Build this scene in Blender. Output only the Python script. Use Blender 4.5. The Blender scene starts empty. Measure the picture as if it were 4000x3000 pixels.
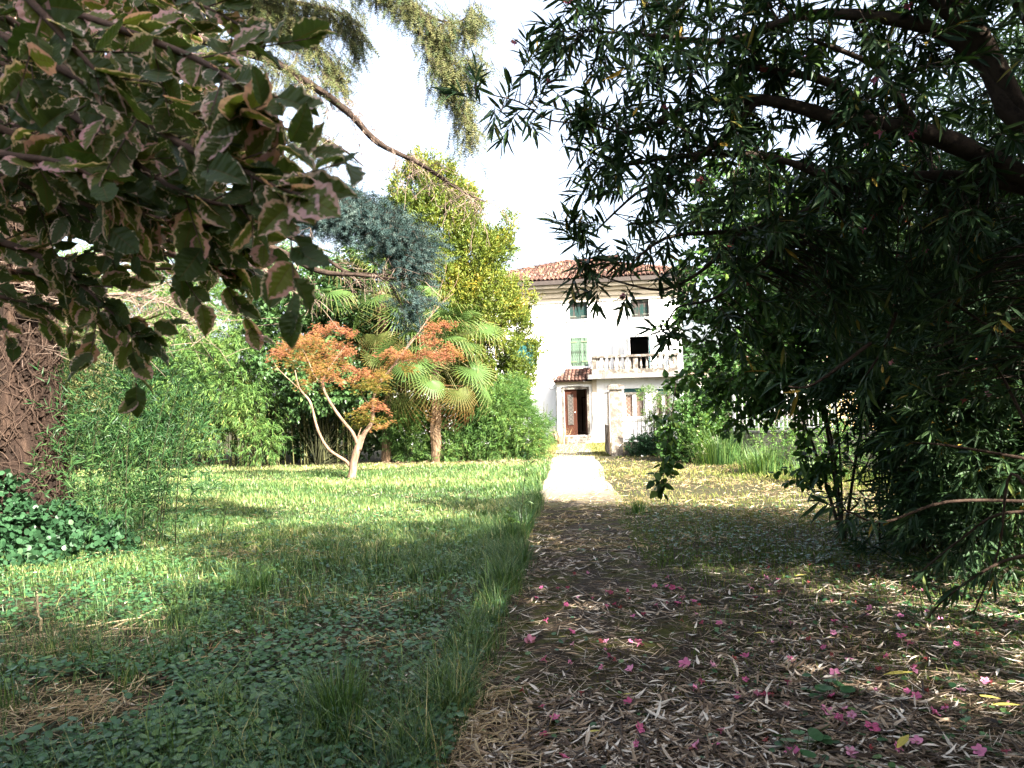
import bpy, math, random
import numpy as np
from math import pi, radians, sin, cos, atan2, sqrt, hypot, floor
from mathutils import Vector, Matrix

random.seed(11)
rng = np.random.default_rng(11)
scene = bpy.context.scene
COL = scene.collection

# ------------------------------------------------------------------ camera, sky, sun, exposure
ROLL, FPX, EYE = 0.028, 3000.0, 1.6
cam_data = bpy.data.cameras.new('camera')
cam = bpy.data.objects.new('camera', cam_data)
COL.objects.link(cam)
cam_data.sensor_width = 36.0
cam_data.lens = 27.0
cam_data.shift_y = 97 / 4000
cam_data.clip_start = 0.05
cam_data.clip_end = 2000
cam_data.dof.use_dof = True
cam_data.dof.focus_distance = 11.0
cam_data.dof.aperture_fstop = 9.0
cam.location = (0, 0, EYE)
cam.rotation_euler = (pi / 2, ROLL, 0)
scene.camera = cam

SUN_EL = radians(36)
SUN_H = (0.68, -0.733)
SUN_V = Vector((SUN_H[0] * cos(SUN_EL), SUN_H[1] * cos(SUN_EL), sin(SUN_EL))).normalized()
world = bpy.data.worlds.new('World')
scene.world = world
world.use_nodes = True
wn = world.node_tree
bg = wn.nodes['Background']
sky = wn.nodes.new('ShaderNodeTexSky')
sky.sky_type = 'NISHITA'
sky.sun_disc = False
sky.sun_elevation = SUN_EL
sky.sun_rotation = atan2(SUN_H[0], SUN_H[1])
sky.air_density = 1.0
sky.dust_density = 6.0
hs = wn.nodes.new('ShaderNodeHueSaturation')
hs.inputs['Saturation'].default_value = 0.65
hs.inputs['Value'].default_value = 1.2
wn.links.new(sky.outputs[0], hs.inputs['Color'])
wn.links.new(hs.outputs[0], bg.inputs[0])
bg.inputs[1].default_value = 0.08
sun_data = bpy.data.lights.new('sun', 'SUN')
sun_data.energy = 5.0
sun_data.angle = radians(0.5)
sun_data.color = (1.0, 0.93, 0.82)
sun = bpy.data.objects.new('sun', sun_data)
COL.objects.link(sun)
sun.rotation_euler = (-SUN_V).to_track_quat('-Z', 'Y').to_euler()
sun.location = (20, -20, 30)
scene.view_settings.view_transform = 'Standard'
scene.view_settings.look = 'None'
scene.view_settings.gamma = 1.0
scene.view_settings.use_curve_mapping = False
scene.view_settings.exposure = 2.95
scene.cycles.max_bounces = 8
scene.cycles.diffuse_bounces = 4
scene.cycles.transmission_bounces = 4
scene.cycles.use_adaptive_sampling = True
scene.cycles.use_denoising = True

# ------------------------------------------------------------------ real-world positions of measured points
def ab(px, py):
    X, Y = px - 2000.0, py - 1597.0
    return (X - ROLL * Y) / FPX, (Y + ROLL * X) / FPX

def W(px, py, d):
    a, b = ab(px, py)
    return np.array((a * d, d, EYE - b * d))

def G(px, py):
    a, b = ab(px, py)
    d = EYE / b
    return a * d, d

def inframe(P, m=0):
    P = np.asarray(P)
    d = np.maximum(P[:, 1], 0.05)
    u = P[:, 0] / d * FPX
    v = (EYE - P[:, 2]) / d * FPX
    px = u + ROLL * v + 2000
    py = v - ROLL * u + 1597
    return (P[:, 1] > 0.05) & (px > -m) & (px < 4000 + m) & (py > -m) & (py < 3000 + m)

# ------------------------------------------------------------------ mesh building
def nrm(a):
    return a / np.maximum(np.linalg.norm(a, axis=-1, keepdims=True), 1e-9)

def rdirs(n, r=None):
    return nrm((r or rng).normal(size=(n, 3)))

def frames(D, up=None, roll=0.0, jit=0.0):
    """matrices whose columns are: x along D, z close to up"""
    D = nrm(np.asarray(D, float))
    n = len(D)
    if up is None:
        up = np.tile((0, 0, 1.0), (n, 1))
    up = np.asarray(up, float) + rng.normal(size=(n, 3)) * jit
    z = up - (up * D).sum(1)[:, None] * D
    bad = np.linalg.norm(z, axis=1) < 1e-3
    z[bad] = (1, 0.2, 0)
    z = nrm(z - (z * D).sum(1)[:, None] * D)
    y = np.cross(z, D)
    if np.any(roll):
        roll = np.broadcast_to(roll, (n,))
        c, s = np.cos(roll)[:, None], np.sin(roll)[:, None]
        y, z = y * c + z * s, z * c - y * s
    return np.stack([D, y, z], axis=2)

class Soup:
    def __init__(s):
        s.V, s.F, s.T, s.M, s.UV, s.n = [], [], [], [], [], 0

    def add(s, V, F, tint=0.5, m=0, uv=None):
        V = np.asarray(V, float)
        F = np.asarray(F, int)
        s.V.append(V)
        s.F.append(F + s.n)
        s.T.append(np.broadcast_to(np.asarray(tint, float), (len(V),)).copy())
        s.M.append(np.full(len(F), m, int))
        s.UV.append(np.zeros((len(V), 2)) if uv is None else uv)
        s.n += len(V)

    def cloud(s, T, pos, R, scale, tint=None, m=0):
        tv, tf = T[0], T[1]
        tuv = T[2] if len(T) > 2 else np.zeros((len(tv), 2))
        n = len(pos)
        if n == 0:
            return
        scale = np.asarray(scale, float)
        if scale.ndim == 1:
            scale = np.repeat(scale[:, None], 3, 1)
        L = tv[None] * scale[:, None, :]
        V = np.einsum('nij,nvj->nvi', R, L) + np.asarray(pos)[:, None]
        F = tf[None] + (np.arange(n) * len(tv))[:, None, None]
        t = rng.random(n) if tint is None else np.broadcast_to(tint, (n,))
        s.add(V.reshape(-1, 3), F.reshape(-1, 3), np.repeat(t, len(tv)), m, np.tile(tuv, (n, 1)))

    def sticks(s, A, B, r0, r1=None, tint=None, m=0):
        A, B = np.asarray(A, float), np.asarray(B, float)
        n = len(A)
        if n == 0:
            return
        r0 = np.broadcast_to(r0, (n,))
        r1 = r0 * 0.6 if r1 is None else np.broadcast_to(r1, (n,))
        R = frames(B - A, jit=0.3)
        V = []
        for k in range(3):
            a = k * 2.0944
            d = R[:, :, 1] * cos(a) + R[:, :, 2] * sin(a)
            V += [A + d * r0[:, None], B + d * r1[:, None]]
        V = np.stack(V, 1)
        tf = np.array([(0, 1, 3), (0, 3, 2), (2, 3, 5), (2, 5, 4), (4, 5, 1), (4, 1, 0)])
        F = tf[None] + (np.arange(n) * 6)[:, None, None]
        t = rng.random(n) if tint is None else np.broadcast_to(tint, (n,))
        s.add(V.reshape(-1, 3), F.reshape(-1, 3), np.repeat(t, 6), m)

    def tube(s, P, r, n=7, tint=0.5, m=0, rough=0.0, sub=4, twist=0.0):
        P = np.asarray(P, float)
        r = np.asarray(r, float)
        if sub > 1 and len(P) > 2:
            P, r = smooth(P, r, sub)
        T = np.gradient(P, axis=0)
        T = nrm(T)
        ref = np.array((0.13, 0.21, 1.0)) if abs(T[0][2]) < 0.8 else np.array((1.0, 0.13, 0.1))
        ys, z = [], None
        for t in T:
            z = ref - ref.dot(t) * t if z is None else z - z.dot(t) * t
            z = z / (np.linalg.norm(z) + 1e-9)
            ys.append(z)
        Z = np.array(ys)
        Y = np.cross(Z, T)
        k = np.arange(n) * 2 * pi / n
        rr = r[:, None] * (1 + rough * rng.normal(size=(len(P), n)))
        V = P[:, None] + rr[..., None] * (Y[:, None] * np.cos(k)[None, :, None] + Z[:, None] * np.sin(k)[None, :, None])
        F = []
        for i in range(len(P) - 1):
            for j in range(n):
                a, b = i * n + j, i * n + (j + 1) % n
                F += [(a, b, b + n), (a, b + n, a + n)]
        c0 = len(P) * n
        V = np.concatenate([V.reshape(-1, 3), P[:1], P[-1:] + T[-1:] * r[-1]])
        for j in range(n):
            F += [(c0, (j + 1) % n, j), (c0 + 1, c0 - n + j, c0 - n + (j + 1) % n)]
        s.add(V, F, tint, m)

    def box(s, x0, x1, y0, y1, z0, z1, tint=0.5, m=0):
        V = [(x, y, z) for z in (z0, z1) for y in (y0, y1) for x in (x0, x1)]
        Q = [(0, 2, 3, 1), (4, 5, 7, 6), (0, 1, 5, 4), (2, 6, 7, 3), (0, 4, 6, 2), (1, 3, 7, 5)]
        F = []
        for a, b, c, d in Q:
            F += [(a, b, c), (a, c, d)]
        s.add(V, F, tint, m)

    def poly(s, V, F, m=0, tint=0.5):
        T = []
        for f in F:
            for i in range(1, len(f) - 1):
                T.append((f[0], f[i], f[i + 1]))
        s.add(V, T, tint, m)

    def lathe(s, prof, n=10, c=(0, 0, 0), m=0):
        prof = np.array(prof, float)
        k = np.arange(n) * 2 * pi / n
        V = np.stack([prof[:, None, 0] * np.cos(k), prof[:, None, 0] * np.sin(k), np.repeat(prof[:, 1:2], n, 1)], 2).reshape(-1, 3) + np.array(c)
        F = []
        for i in range(len(prof) - 1):
            for j in range(n):
                a, b = i * n + j, i * n + (j + 1) % n
                F += [(a, b, b + n), (a, b + n, a + n)]
        for j in range(1, n - 1):
            F += [(0, j + 1, j), (len(V) - n, len(V) - n + j, len(V) - n + j + 1)]
        s.add(V, F, 0.5, m)

    def mesh(s, name, mats, smooth_=False):
        me = bpy.data.meshes.new(name)
        V = np.concatenate(s.V)
        F = np.concatenate(s.F)
        me.vertices.add(len(V))
        me.vertices.foreach_set('co', V.astype(np.float32).ravel())
        me.loops.add(F.size)
        me.loops.foreach_set('vertex_index', F.astype(np.int32).ravel())
        me.polygons.add(len(F))
        me.polygons.foreach_set('loop_start', np.arange(0, F.size, 3, dtype=np.int32))
        me.polygons.foreach_set('material_index', np.concatenate(s.M).astype(np.int32))
        me.polygons.foreach_set('use_smooth', np.full(len(F), smooth_, bool))
        at = me.attributes.new('tint', 'FLOAT', 'POINT')
        at.data.foreach_set('value', np.concatenate(s.T).astype(np.float32))
        uv = me.uv_layers.new(name='UVMap')
        uv.data.foreach_set('uv', np.concatenate(s.UV)[F.ravel()].astype(np.float32).ravel())
        me.update(calc_edges=True)
        for m in (mats if isinstance(mats, (list, tuple)) else [mats]):
            me.materials.append(m)
        return me

    def build(s, name, mats, parent=None, smooth_=False, kind=None, **k):
        o = bpy.data.objects.new(name, s.mesh(name, mats, smooth_))
        COL.objects.link(o)
        if parent is not None:
            o.parent = parent
        if kind:
            o['kind'] = kind
        for a, b in k.items():
            o[a] = b
        return o

def smooth(P, r, sub):
    n = len(P)
    Q, q = [], []
    for i in range(n - 1):
        p0, p1, p2, p3 = P[max(i - 1, 0)], P[i], P[i + 1], P[min(i + 2, n - 1)]
        for k in range(sub):
            t = k / sub
            Q.append(0.5 * ((2 * p1) + (-p0 + p2) * t + (2 * p0 - 5 * p1 + 4 * p2 - p3) * t * t + (-p0 + 3 * p1 - 3 * p2 + p3) * t ** 3))
            q.append(r[i] * (1 - t) + r[i + 1] * t)
    return np.array(Q + [P[-1]]), np.array(q + [r[-1]])

def link_obj(name, me, parent=None, loc=None, rot=None, scale=None, mw=None):
    o = bpy.data.objects.new(name, me)
    COL.objects.link(o)
    if parent is not None:
        o.parent = parent
    if mw is not None:
        o.matrix_local = mw
    else:
        if loc is not None: o.location = loc
        if rot is not None: o.rotation_euler = rot
        if scale is not None: o.scale = scale if hasattr(scale, '__len__') else (scale,) * 3
    return o

def thing(name, label, cat, loc=(0, 0, 0), rz=0.0, group=None, kind=None):
    o = bpy.data.objects.new(name, None)
    COL.objects.link(o)
    o.empty_display_size = 0.2
    o.location = loc
    o.rotation_euler = (0, 0, rz)
    return tag(o, label, cat, group, kind)

def tag(o, label, cat, group=None, kind=None):
    o['label'] = label
    o['category'] = cat
    if group: o['group'] = group
    if kind: o['kind'] = kind
    return o

def leaf_objects(name, meshes, pos, R, scale, parent):
    for i in range(len(pos)):
        M = Matrix.Identity(4)
        sc = scale[i] if np.ndim(scale[i]) else (scale[i],) * 3
        for a in range(3):
            for b in range(3):
                M[a][b] = R[i][a][b] * sc[b]
            M[a][3] = pos[i][a]
        link_obj(name, meshes[i % len(meshes)], parent, mw=M)

def pick_large(pos, size, n=300):
    vis = inframe(pos, 40)
    key = np.where(vis, size / np.maximum(np.linalg.norm(pos - np.array((0, 0, EYE)), axis=1), 0.3), 0)
    idx = np.argsort(-key)[:n]
    idx = idx[key[idx] > 0]
    rest = np.ones(len(pos), bool)
    rest[idx] = False
    return idx, rest

# ------------------------------------------------------------------ materials
def new_mat(name):
    m = bpy.data.materials.new(name)
    m.use_nodes = True
    nt = m.node_tree
    nt.nodes['Principled BSDF'].inputs['Specular IOR Level'].default_value = 0.12
    return m, nt, nt.nodes['Principled BSDF'], nt.nodes['Material Output']

def ramp(nt, cols, fac):
    r = nt.nodes.new('ShaderNodeValToRGB')
    e = r.color_ramp.elements
    n = len(cols)
    ps = [c[0] if len(c) == 2 else i / (n - 1) for i, c in enumerate(cols)]
    cs = [c[1] if len(c) == 2 else c for c in cols]
    e[0].position, e[0].color = ps[0], (*cs[0], 1)
    e[1].position, e[1].color = ps[-1], (*cs[-1], 1)
    for p, c in zip(ps[1:-1], cs[1:-1]):
        x = e.new(p)
        x.color = (*c, 1)
    nt.links.new(fac, r.inputs[0])
    return r.outputs[0]

def noise(nt, scale, detail=4, rough=0.6, coords='Object', dist=0.0, stretch=None):
    tc = nt.nodes.new('ShaderNodeTexCoord')
    n = nt.nodes.new('ShaderNodeTexNoise')
    n.inputs['Scale'].default_value = scale
    n.inputs['Detail'].default_value = detail
    n.inputs['Roughness'].default_value = rough
    n.inputs['Distortion'].default_value = dist
    src = tc.outputs[coords]
    if stretch:
        mp = nt.nodes.new('ShaderNodeMapping')
        mp.inputs['Scale'].default_value = stretch
        nt.links.new(src, mp.inputs[0])
        src = mp.outputs[0]
    nt.links.new(src, n.inputs['Vector'])
    return n.outputs['Fac']

def math_(nt, op, a, b=None, clamp=False):
    n = nt.nodes.new('ShaderNodeMath')
    n.operation = op
    n.use_clamp = clamp
    for i, v in enumerate((a, b)):
        if v is None: continue
        if isinstance(v, (int, float)): n.inputs[i].default_value = v
        else: nt.links.new(v, n.inputs[i])
    return n.outputs[0]

def mixc(nt, f, a, b, mode='MIX'):
    n = nt.nodes.new('ShaderNodeMix')
    n.data_type = 'RGBA'
    n.blend_type = mode
    for i, v in ((0, f), (6, a), (7, b)):
        if isinstance(v, (int, float)): n.inputs[i].default_value = v
        elif isinstance(v, tuple): n.inputs[i].default_value = (*v, 1)
        else: nt.links.new(v, n.inputs[i])
    return n.outputs[2]

def bump(nt, h, s, dist=0.02):
    b = nt.nodes.new('ShaderNodeBump')
    b.inputs['Strength'].default_value = s
    b.inputs['Distance'].default_value = dist
    nt.links.new(h, b.inputs['Height'])
    return b.outputs[0]

def leaf_mat(name, cols, trans=0.3, rough=0.45, spec=0.35, obj=0.0, tboost=1.5):
    m, nt, p, out = new_mat(name)
    trans *= 0.75
    a = nt.nodes.new('ShaderNodeAttribute')
    a.attribute_name = 'tint'
    f = a.outputs['Fac']
    if obj:
        oi = nt.nodes.new('ShaderNodeObjectInfo')
        f = math_(nt, 'ADD', f, math_(nt, 'MULTIPLY', math_(nt, 'SUBTRACT', oi.outputs['Random'], 0.5), obj))
    c = ramp(nt, cols, f)
    nt.links.new(c, p.inputs['Base Color'])
    p.inputs['Roughness'].default_value = rough
    p.inputs['Specular IOR Level'].default_value = spec * 0.45
    t = nt.nodes.new('ShaderNodeBsdfTranslucent')
    tc = mixc(nt, 1.0, c, (tboost, tboost * 1.05, tboost * 0.45), 'MULTIPLY')
    nt.links.new(tc, t.inputs[0])
    mx = nt.nodes.new('ShaderNodeMixShader')
    mx.inputs[0].default_value = trans
    nt.links.new(p.outputs[0], mx.inputs[1])
    nt.links.new(t.outputs[0], mx.inputs[2])
    nt.links.new(mx.outputs[0], out.inputs[0])
    return m

def bark_mat(name, c1, c2, scale=8, b=0.6, stretch=(1, 1, 0.25), c3=None):
    m, nt, p, out = new_mat(name)
    f = noise(nt, scale, 8, 0.7, stretch=stretch, dist=0.6)
    cols = [(0.3, c1), (0.55, c2)] + ([(0.72, c3)] if c3 else [])
    nt.links.new(ramp(nt, cols, f), p.inputs['Base Color'])
    p.inputs['Roughness'].default_value = 0.9
    nt.links.new(bump(nt, f, b, 0.03), p.inputs['Normal'])
    return m

def plain_mat(name, c, rough=0.6, metal=0.0, var=0.25, scale=6, b=0.0, spec=0.15, stretch=None):
    m, nt, p, out = new_mat(name)
    f = noise(nt, scale, 6, 0.65, stretch=stretch)
    c2 = tuple(x * (1 - var) for x in c)
    c3 = tuple(min(1, x * (1 + var * 0.6)) for x in c)
    nt.links.new(ramp(nt, [(0.3, c2), (0.7, c3)], f), p.inputs['Base Color'])
    p.inputs['Roughness'].default_value = rough
    p.inputs['Metallic'].default_value = metal
    p.inputs['Specular IOR Level'].default_value = spec
    if b:
        nt.links.new(bump(nt, f, b, 0.01), p.inputs['Normal'])
    return m

def stain_mat(name, base, stain, amt=0.5, scale=3, rough=0.85, b=0.3, stretch=(1, 1, 1)):
    m, nt, p, out = new_mat(name)
    f1 = noise(nt, scale, 9, 0.72, stretch=stretch, dist=0.4)
    f2 = noise(nt, scale * 7, 6, 0.7)
    f = math_(nt, 'ADD', math_(nt, 'MULTIPLY', f1, 0.65), math_(nt, 'MULTIPLY', f2, 0.35))
    lo = 0.62 - amt * 0.25
    nt.links.new(ramp(nt, [(lo - 0.08, base), (lo + 0.06, stain)], f), p.inputs['Base Color'])
    p.inputs['Roughness'].default_value = rough
    nt.links.new(bump(nt, f, b, 0.015), p.inputs['Normal'])
    return m

M = {}
M['plaster'] = stain_mat('plaster', (0.76, 0.77, 0.79), (0.55, 0.53, 0.50), 0.12, 0.9, b=0.1, stretch=(1, 1, 0.35))
M['plaster_cream'] = stain_mat('plaster_cream', (0.42, 0.37, 0.29), (0.30, 0.27, 0.22), 0.2, 1.2, b=0.1, stretch=(1, 1, 0.4))
M['plaster_peeling'] = stain_mat('plaster_peeling', (0.72, 0.69, 0.66), (0.30, 0.27, 0.24), 0.35, 2.2, b=0.5)
M['stone_lichen'] = stain_mat('stone_lichen', (0.34, 0.31, 0.27), (0.07, 0.06, 0.05), 0.62, 5, b=0.6)
M['stone_pillar'] = stain_mat('stone_pillar', (0.34, 0.30, 0.25), (0.10, 0.085, 0.07), 0.6, 7, b=0.8)
M['concrete'] = stain_mat('concrete', (0.22, 0.21, 0.20), (0.10, 0.095, 0.09), 0.5, 3, b=0.4, stretch=(2, 2, 0.4))
M['wall_concrete'] = stain_mat('wall_concrete', (0.30, 0.27, 0.21), (0.06, 0.055, 0.045), 0.38, 2.5, b=0.5, stretch=(2, 2, 0.35))
M['gutter'] = plain_mat('gutter', (0.06, 0.05, 0.045), 0.5, 0.3)
M['tile'] = None
M['iron'] = plain_mat('iron', (0.06, 0.045, 0.035), 0.7, 0.4, 0.5, 30)
M['iron_grey'] = plain_mat('iron_grey', (0.16, 0.14, 0.12), 0.7, 0.3, 0.5, 20)
M['wire'] = plain_mat('wire', (0.34, 0.31, 0.27), 0.5, 0.4, 0.3, 20)
M['gate_panel'] = stain_mat('gate_panel', (0.36, 0.30, 0.25), (0.14, 0.085, 0.06), 0.5, 6, b=0.2)
M['white_paint'] = plain_mat('white_paint', (0.74, 0.73, 0.70), 0.5, 0, 0.15, 8)
M['pale_metal'] = plain_mat('pale_metal', (0.55, 0.54, 0.5), 0.5, 0, 0.25, 8)
M['curtain'] = plain_mat('curtain', (0.10, 0.065, 0.05), 0.8, 0, 0.4, 3, stretch=(6, 6, 0.3))
M['blind_green'] = plain_mat('blind_green', (0.015, 0.055, 0.055), 0.6, 0, 0.3, 5)
M['dark_void'] = plain_mat('dark_void', (0.10, 0.08, 0.075), 0.9)
M['interior'] = plain_mat('interior', (0.34, 0.27, 0.21), 0.85)
M['soil_floor'] = plain_mat('soil_floor', (0.2, 0.13, 0.1), 0.7)
M['cane'] = plain_mat('cane', (0.42, 0.33, 0.2), 0.6, 0, 0.3, 12)
M['pink'] = None

def tile_mat():
    m, nt, p, out = new_mat('terracotta_tile')
    oi = nt.nodes.new('ShaderNodeObjectInfo')
    at = nt.nodes.new('ShaderNodeAttribute'); at.attribute_name = 'tint'
    f = noise(nt, 9, 6, 0.7)
    g = math_(nt, 'FRACT', math_(nt, 'ADD', oi.outputs['Random'], at.outputs['Fac']))
    c = ramp(nt, [(0, (0.022, 0.012, 0.010)), (0.4, (0.048, 0.021, 0.017)), (0.75, (0.085, 0.037, 0.028)), (1, (0.15, 0.095, 0.075))], g)
    c = mixc(nt, math_(nt, 'MULTIPLY', math_(nt, 'SUBTRACT', f, 0.45, True), 2.2, True), c, (0.12, 0.10, 0.08))
    nt.links.new(c, p.inputs['Base Color'])
    p.inputs['Roughness'].default_value = 0.9
    nt.links.new(bump(nt, f, 0.3, 0.01), p.inputs['Normal'])
    return m
M['tile'] = tile_mat()

def board_mat(name, paint, wood, amt, scale=6):
    m, nt, p, out = new_mat(name)
    f1 = noise(nt, scale, 8, 0.75, stretch=(6, 1, 0.7), dist=0.4)
    oi = nt.nodes.new('ShaderNodeObjectInfo')
    f = math_(nt, 'ADD', f1, math_(nt, 'MULTIPLY', math_(nt, 'SUBTRACT', oi.outputs['Random'], 0.5), 0.16))
    nt.links.new(ramp(nt, [(0.5 - amt, paint), (0.56 - amt, tuple(x * 0.7 for x in paint)), (0.62 - amt, wood), (0.75, tuple(x * 0.6 for x in wood))], f), p.inputs['Base Color'])
    p.inputs['Roughness'].default_value = 0.8
    nt.links.new(bump(nt, f1, 0.5, 0.01), p.inputs['Normal'])
    return m
M['mint_board'] = board_mat('mint_board', (0.095, 0.15, 0.105), (0.022, 0.03, 0.022), 0.03)
M['weathered_board'] = board_mat('weathered_board', (0.012, 0.038, 0.034), (0.055, 0.042, 0.038), 0.06)
M['teal_slat'] = plain_mat('teal_slat', (0.018, 0.085, 0.085), 0.6, 0, 0.25, 5)
M['door_wood'] = board_mat('door_wood', (0.045, 0.016, 0.009), (0.018, 0.011, 0.009), 0.02, 3)
M['grille'] = plain_mat('grille', (0.07, 0.065, 0.06), 0.5, 0.1, 0.3, 10)
M['glass'] = plain_mat('glass', (0.08, 0.085, 0.09), 0.1, 0.0, 0.2, 3, spec=0.8)
M['lamp_white'] = plain_mat('lamp_white', (0.6, 0.6, 0.58), 0.4)

M['oleander'] = leaf_mat('oleander_leaf', [(0, (0.014, 0.034, 0.016)), (0.6, (0.028, 0.058, 0.022)), (0.9, (0.05, 0.09, 0.03)), (0.975, (0.07, 0.11, 0.03)), (1, (0.35, 0.22, 0.04))], 0.14, 0.45, 0.3)
M['oleander_o'] = leaf_mat('oleander_leaf_single', [(0, (0.014, 0.034, 0.016)), (0.6, (0.028, 0.058, 0.022)), (0.93, (0.05, 0.09, 0.03)), (0.97, (0.07, 0.11, 0.03)), (1, (0.35, 0.22, 0.04))], 0.14, 0.45, 0.3, obj=1.0)
M['mulberry'] = leaf_mat('mulberry_leaf', [(0, (0.022, 0.055, 0.014)), (0.7, (0.045, 0.095, 0.022)), (1, (0.10, 0.15, 0.03))], 0.3, 0.45, 0.3)
M['mulberry_o'] = leaf_mat('mulberry_leaf_single', [(0, (0.022, 0.055, 0.014)), (0.7, (0.045, 0.095, 0.022)), (1, (0.10, 0.15, 0.03))], 0.3, 0.45, 0.3, obj=1.0)
M['laurel'] = leaf_mat('laurel_leaf', [(0, (0.045, 0.075, 0.015)), (0.5, (0.095, 0.125, 0.02)), (0.85, (0.17, 0.16, 0.025)), (1, (0.30, 0.20, 0.03))], 0.25, 0.4, 0.4)
M['bamboo'] = leaf_mat('bamboo_leaf', [(0, (0.03, 0.075, 0.02)), (0.5, (0.07, 0.135, 0.032)), (0.9, (0.14, 0.20, 0.05)), (1, (0.26, 0.24, 0.08))], 0.3, 0.45, 0.35)
M['bamboo_dark'] = leaf_mat('bamboo_dark_leaf', [(0, (0.012, 0.038, 0.014)), (0.6, (0.028, 0.07, 0.022)), (1, (0.075, 0.13, 0.04))], 0.3, 0.45, 0.35)
M['photinia'] = leaf_mat('photinia_leaf', [(0, (0.022, 0.055, 0.018)), (0.7, (0.045, 0.09, 0.028)), (1, (0.08, 0.13, 0.04))], 0.18, 0.35, 0.5)
M['bush'] = leaf_mat('bush_leaf', [(0, (0.03, 0.075, 0.018)), (0.6, (0.07, 0.13, 0.03)), (1, (0.13, 0.18, 0.05))], 0.3, 0.5, 0.3)
M['conifer'] = leaf_mat('conifer_needle', [(0, (0.035, 0.06, 0.025)), (0.5, (0.075, 0.085, 0.03)), (1, (0.13, 0.12, 0.05))], 0.1, 0.5, 0.3)
M['conifer_blue'] = leaf_mat('conifer_blue_needle', [(0, (0.015, 0.032, 0.032)), (0.6, (0.035, 0.062, 0.058)), (1, (0.09, 0.125, 0.11))], 0.08, 0.5, 0.3)
M['maple'] = leaf_mat('maple_leaf', [(0, (0.09, 0.11, 0.018)), (0.35, (0.18, 0.14, 0.03)), (0.65, (0.27, 0.14, 0.055)), (1, (0.28, 0.11, 0.07))], 0.35, 0.5, 0.3, tboost=1.3)
M['palm'] = leaf_mat('palm_leaflet', [(0, (0.02, 0.045, 0.015)), (0.5, (0.045, 0.08, 0.02)), (0.8, (0.075, 0.095, 0.025)), (1, (0.17, 0.12, 0.05))], 0.2, 0.5, 0.3)
M['palm_dry'] = leaf_mat('palm_dry_leaflet', [(0, (0.035, 0.06, 0.015)), (0.45, (0.06, 0.07, 0.018)), (0.7, (0.11, 0.06, 0.02)), (1, (0.09, 0.04, 0.022))], 0.2, 0.6, 0.2)
M['grass'] = leaf_mat('grass_blade', [(0, (0.016, 0.045, 0.013)), (0.45, (0.055, 0.115, 0.03)), (0.85, (0.15, 0.205, 0.06)), (1, (0.32, 0.29, 0.13))], 0.3, 0.4, 0.7)
M['grass_short'] = leaf_mat('grass_short_blade', [(0, (0.06, 0.10, 0.02)), (0.45, (0.13, 0.15, 0.03)), (0.7, (0.24, 0.20, 0.08)), (1, (0.34, 0.25, 0.13))], 0.2, 0.6, 0.25)
M['cover'] = leaf_mat('cover_leaf', [(0, (0.020, 0.065, 0.026)), (0.6, (0.042, 0.105, 0.04)), (1, (0.10, 0.17, 0.045))], 0.25, 0.38, 0.8)
M['ivy'] = leaf_mat('ivy_leaf', [(0, (0.015, 0.042, 0.018)), (0.7, (0.028, 0.07, 0.03)), (1, (0.06, 0.11, 0.05))], 0.12, 0.4, 0.4)
M['litter'] = leaf_mat('litter_leaf', [(0, (0.02, 0.013, 0.009)), (0.4, (0.08, 0.052, 0.033)), (0.7, (0.28, 0.205, 0.135)), (1, (0.58, 0.53, 0.46))], 0.05, 0.5, 0.6)
M['straw'] = leaf_mat('straw', [(0, (0.14, 0.09, 0.05)), (0.5, (0.30, 0.22, 0.12)), (1, (0.48, 0.40, 0.25))], 0.05, 0.6, 0.3)
M['moss'] = leaf_mat('moss', [(0, (0.018, 0.022, 0.006)), (0.6, (0.05, 0.052, 0.01)), (1, (0.10, 0.095, 0.018))], 0.0, 0.9, 0.1)
M['yellow_leaf'] = leaf_mat('yellow_leaf', [(0, (0.30, 0.28, 0.05)), (1, (0.42, 0.34, 0.10))], 0.1, 0.5, 0.3)
M['blossom'] = leaf_mat('blossom_petal', [(0, (0.46, 0.09, 0.20)), (0.6, (0.58, 0.17, 0.34)), (1, (0.68, 0.34, 0.48))], 0.3, 0.6, 0.2, obj=0.9, tboost=1.0)
M['blossom_faded'] = leaf_mat('blossom_faded_petal', [(0, (0.20, 0.035, 0.04)), (1, (0.34, 0.09, 0.09))], 0.2, 0.6, 0.2, obj=0.9, tboost=1.0)
M['white_petal'] = leaf_mat('white_petal', [(0, (0.75, 0.75, 0.7)), (1, (0.8, 0.8, 0.76))], 0.2, 0.6, 0.2, tboost=1.0)
M['bark_conifer'] = bark_mat('bark_conifer', (0.006, 0.0045, 0.0035), (0.022, 0.0135, 0.0095), 6, 1.0, c3=(0.06, 0.038, 0.026))  # bark colour darkened in place of the shade on the trunk
M['bark_limb'] = bark_mat('bark_limb', (0.010, 0.008, 0.006), (0.042, 0.029, 0.022), 14, 0.7, stretch=(1, 1, 1))
M['bark_dead'] = bark_mat('bark_dead', (0.07, 0.05, 0.04), (0.19, 0.14, 0.11), 14, 0.4, stretch=(1, 1, 1))
M['bark_vine'] = bark_mat('bark_vine', (0.012, 0.008, 0.006), (0.055, 0.036, 0.026), 20, 0.4, stretch=(1, 1, 1))
M['bark_oleander'] = bark_mat('bark_oleander', (0.022, 0.017, 0.014), (0.06, 0.043, 0.032), 18, 0.4, stretch=(1, 1, 1))
M['bark_maple'] = bark_mat('bark_maple', (0.07, 0.045, 0.03), (0.19, 0.125, 0.085), 9, 0.8, c3=(0.33, 0.25, 0.19))
M['bark_beech'] = bark_mat('bark_beech', (0.07, 0.045, 0.035), (0.14, 0.09, 0.07), 14, 0.3, stretch=(1, 1, 1))
M['culm'] = bark_mat('culm', (0.04, 0.05, 0.018), (0.11, 0.11, 0.045), 8, 0.1)
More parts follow.
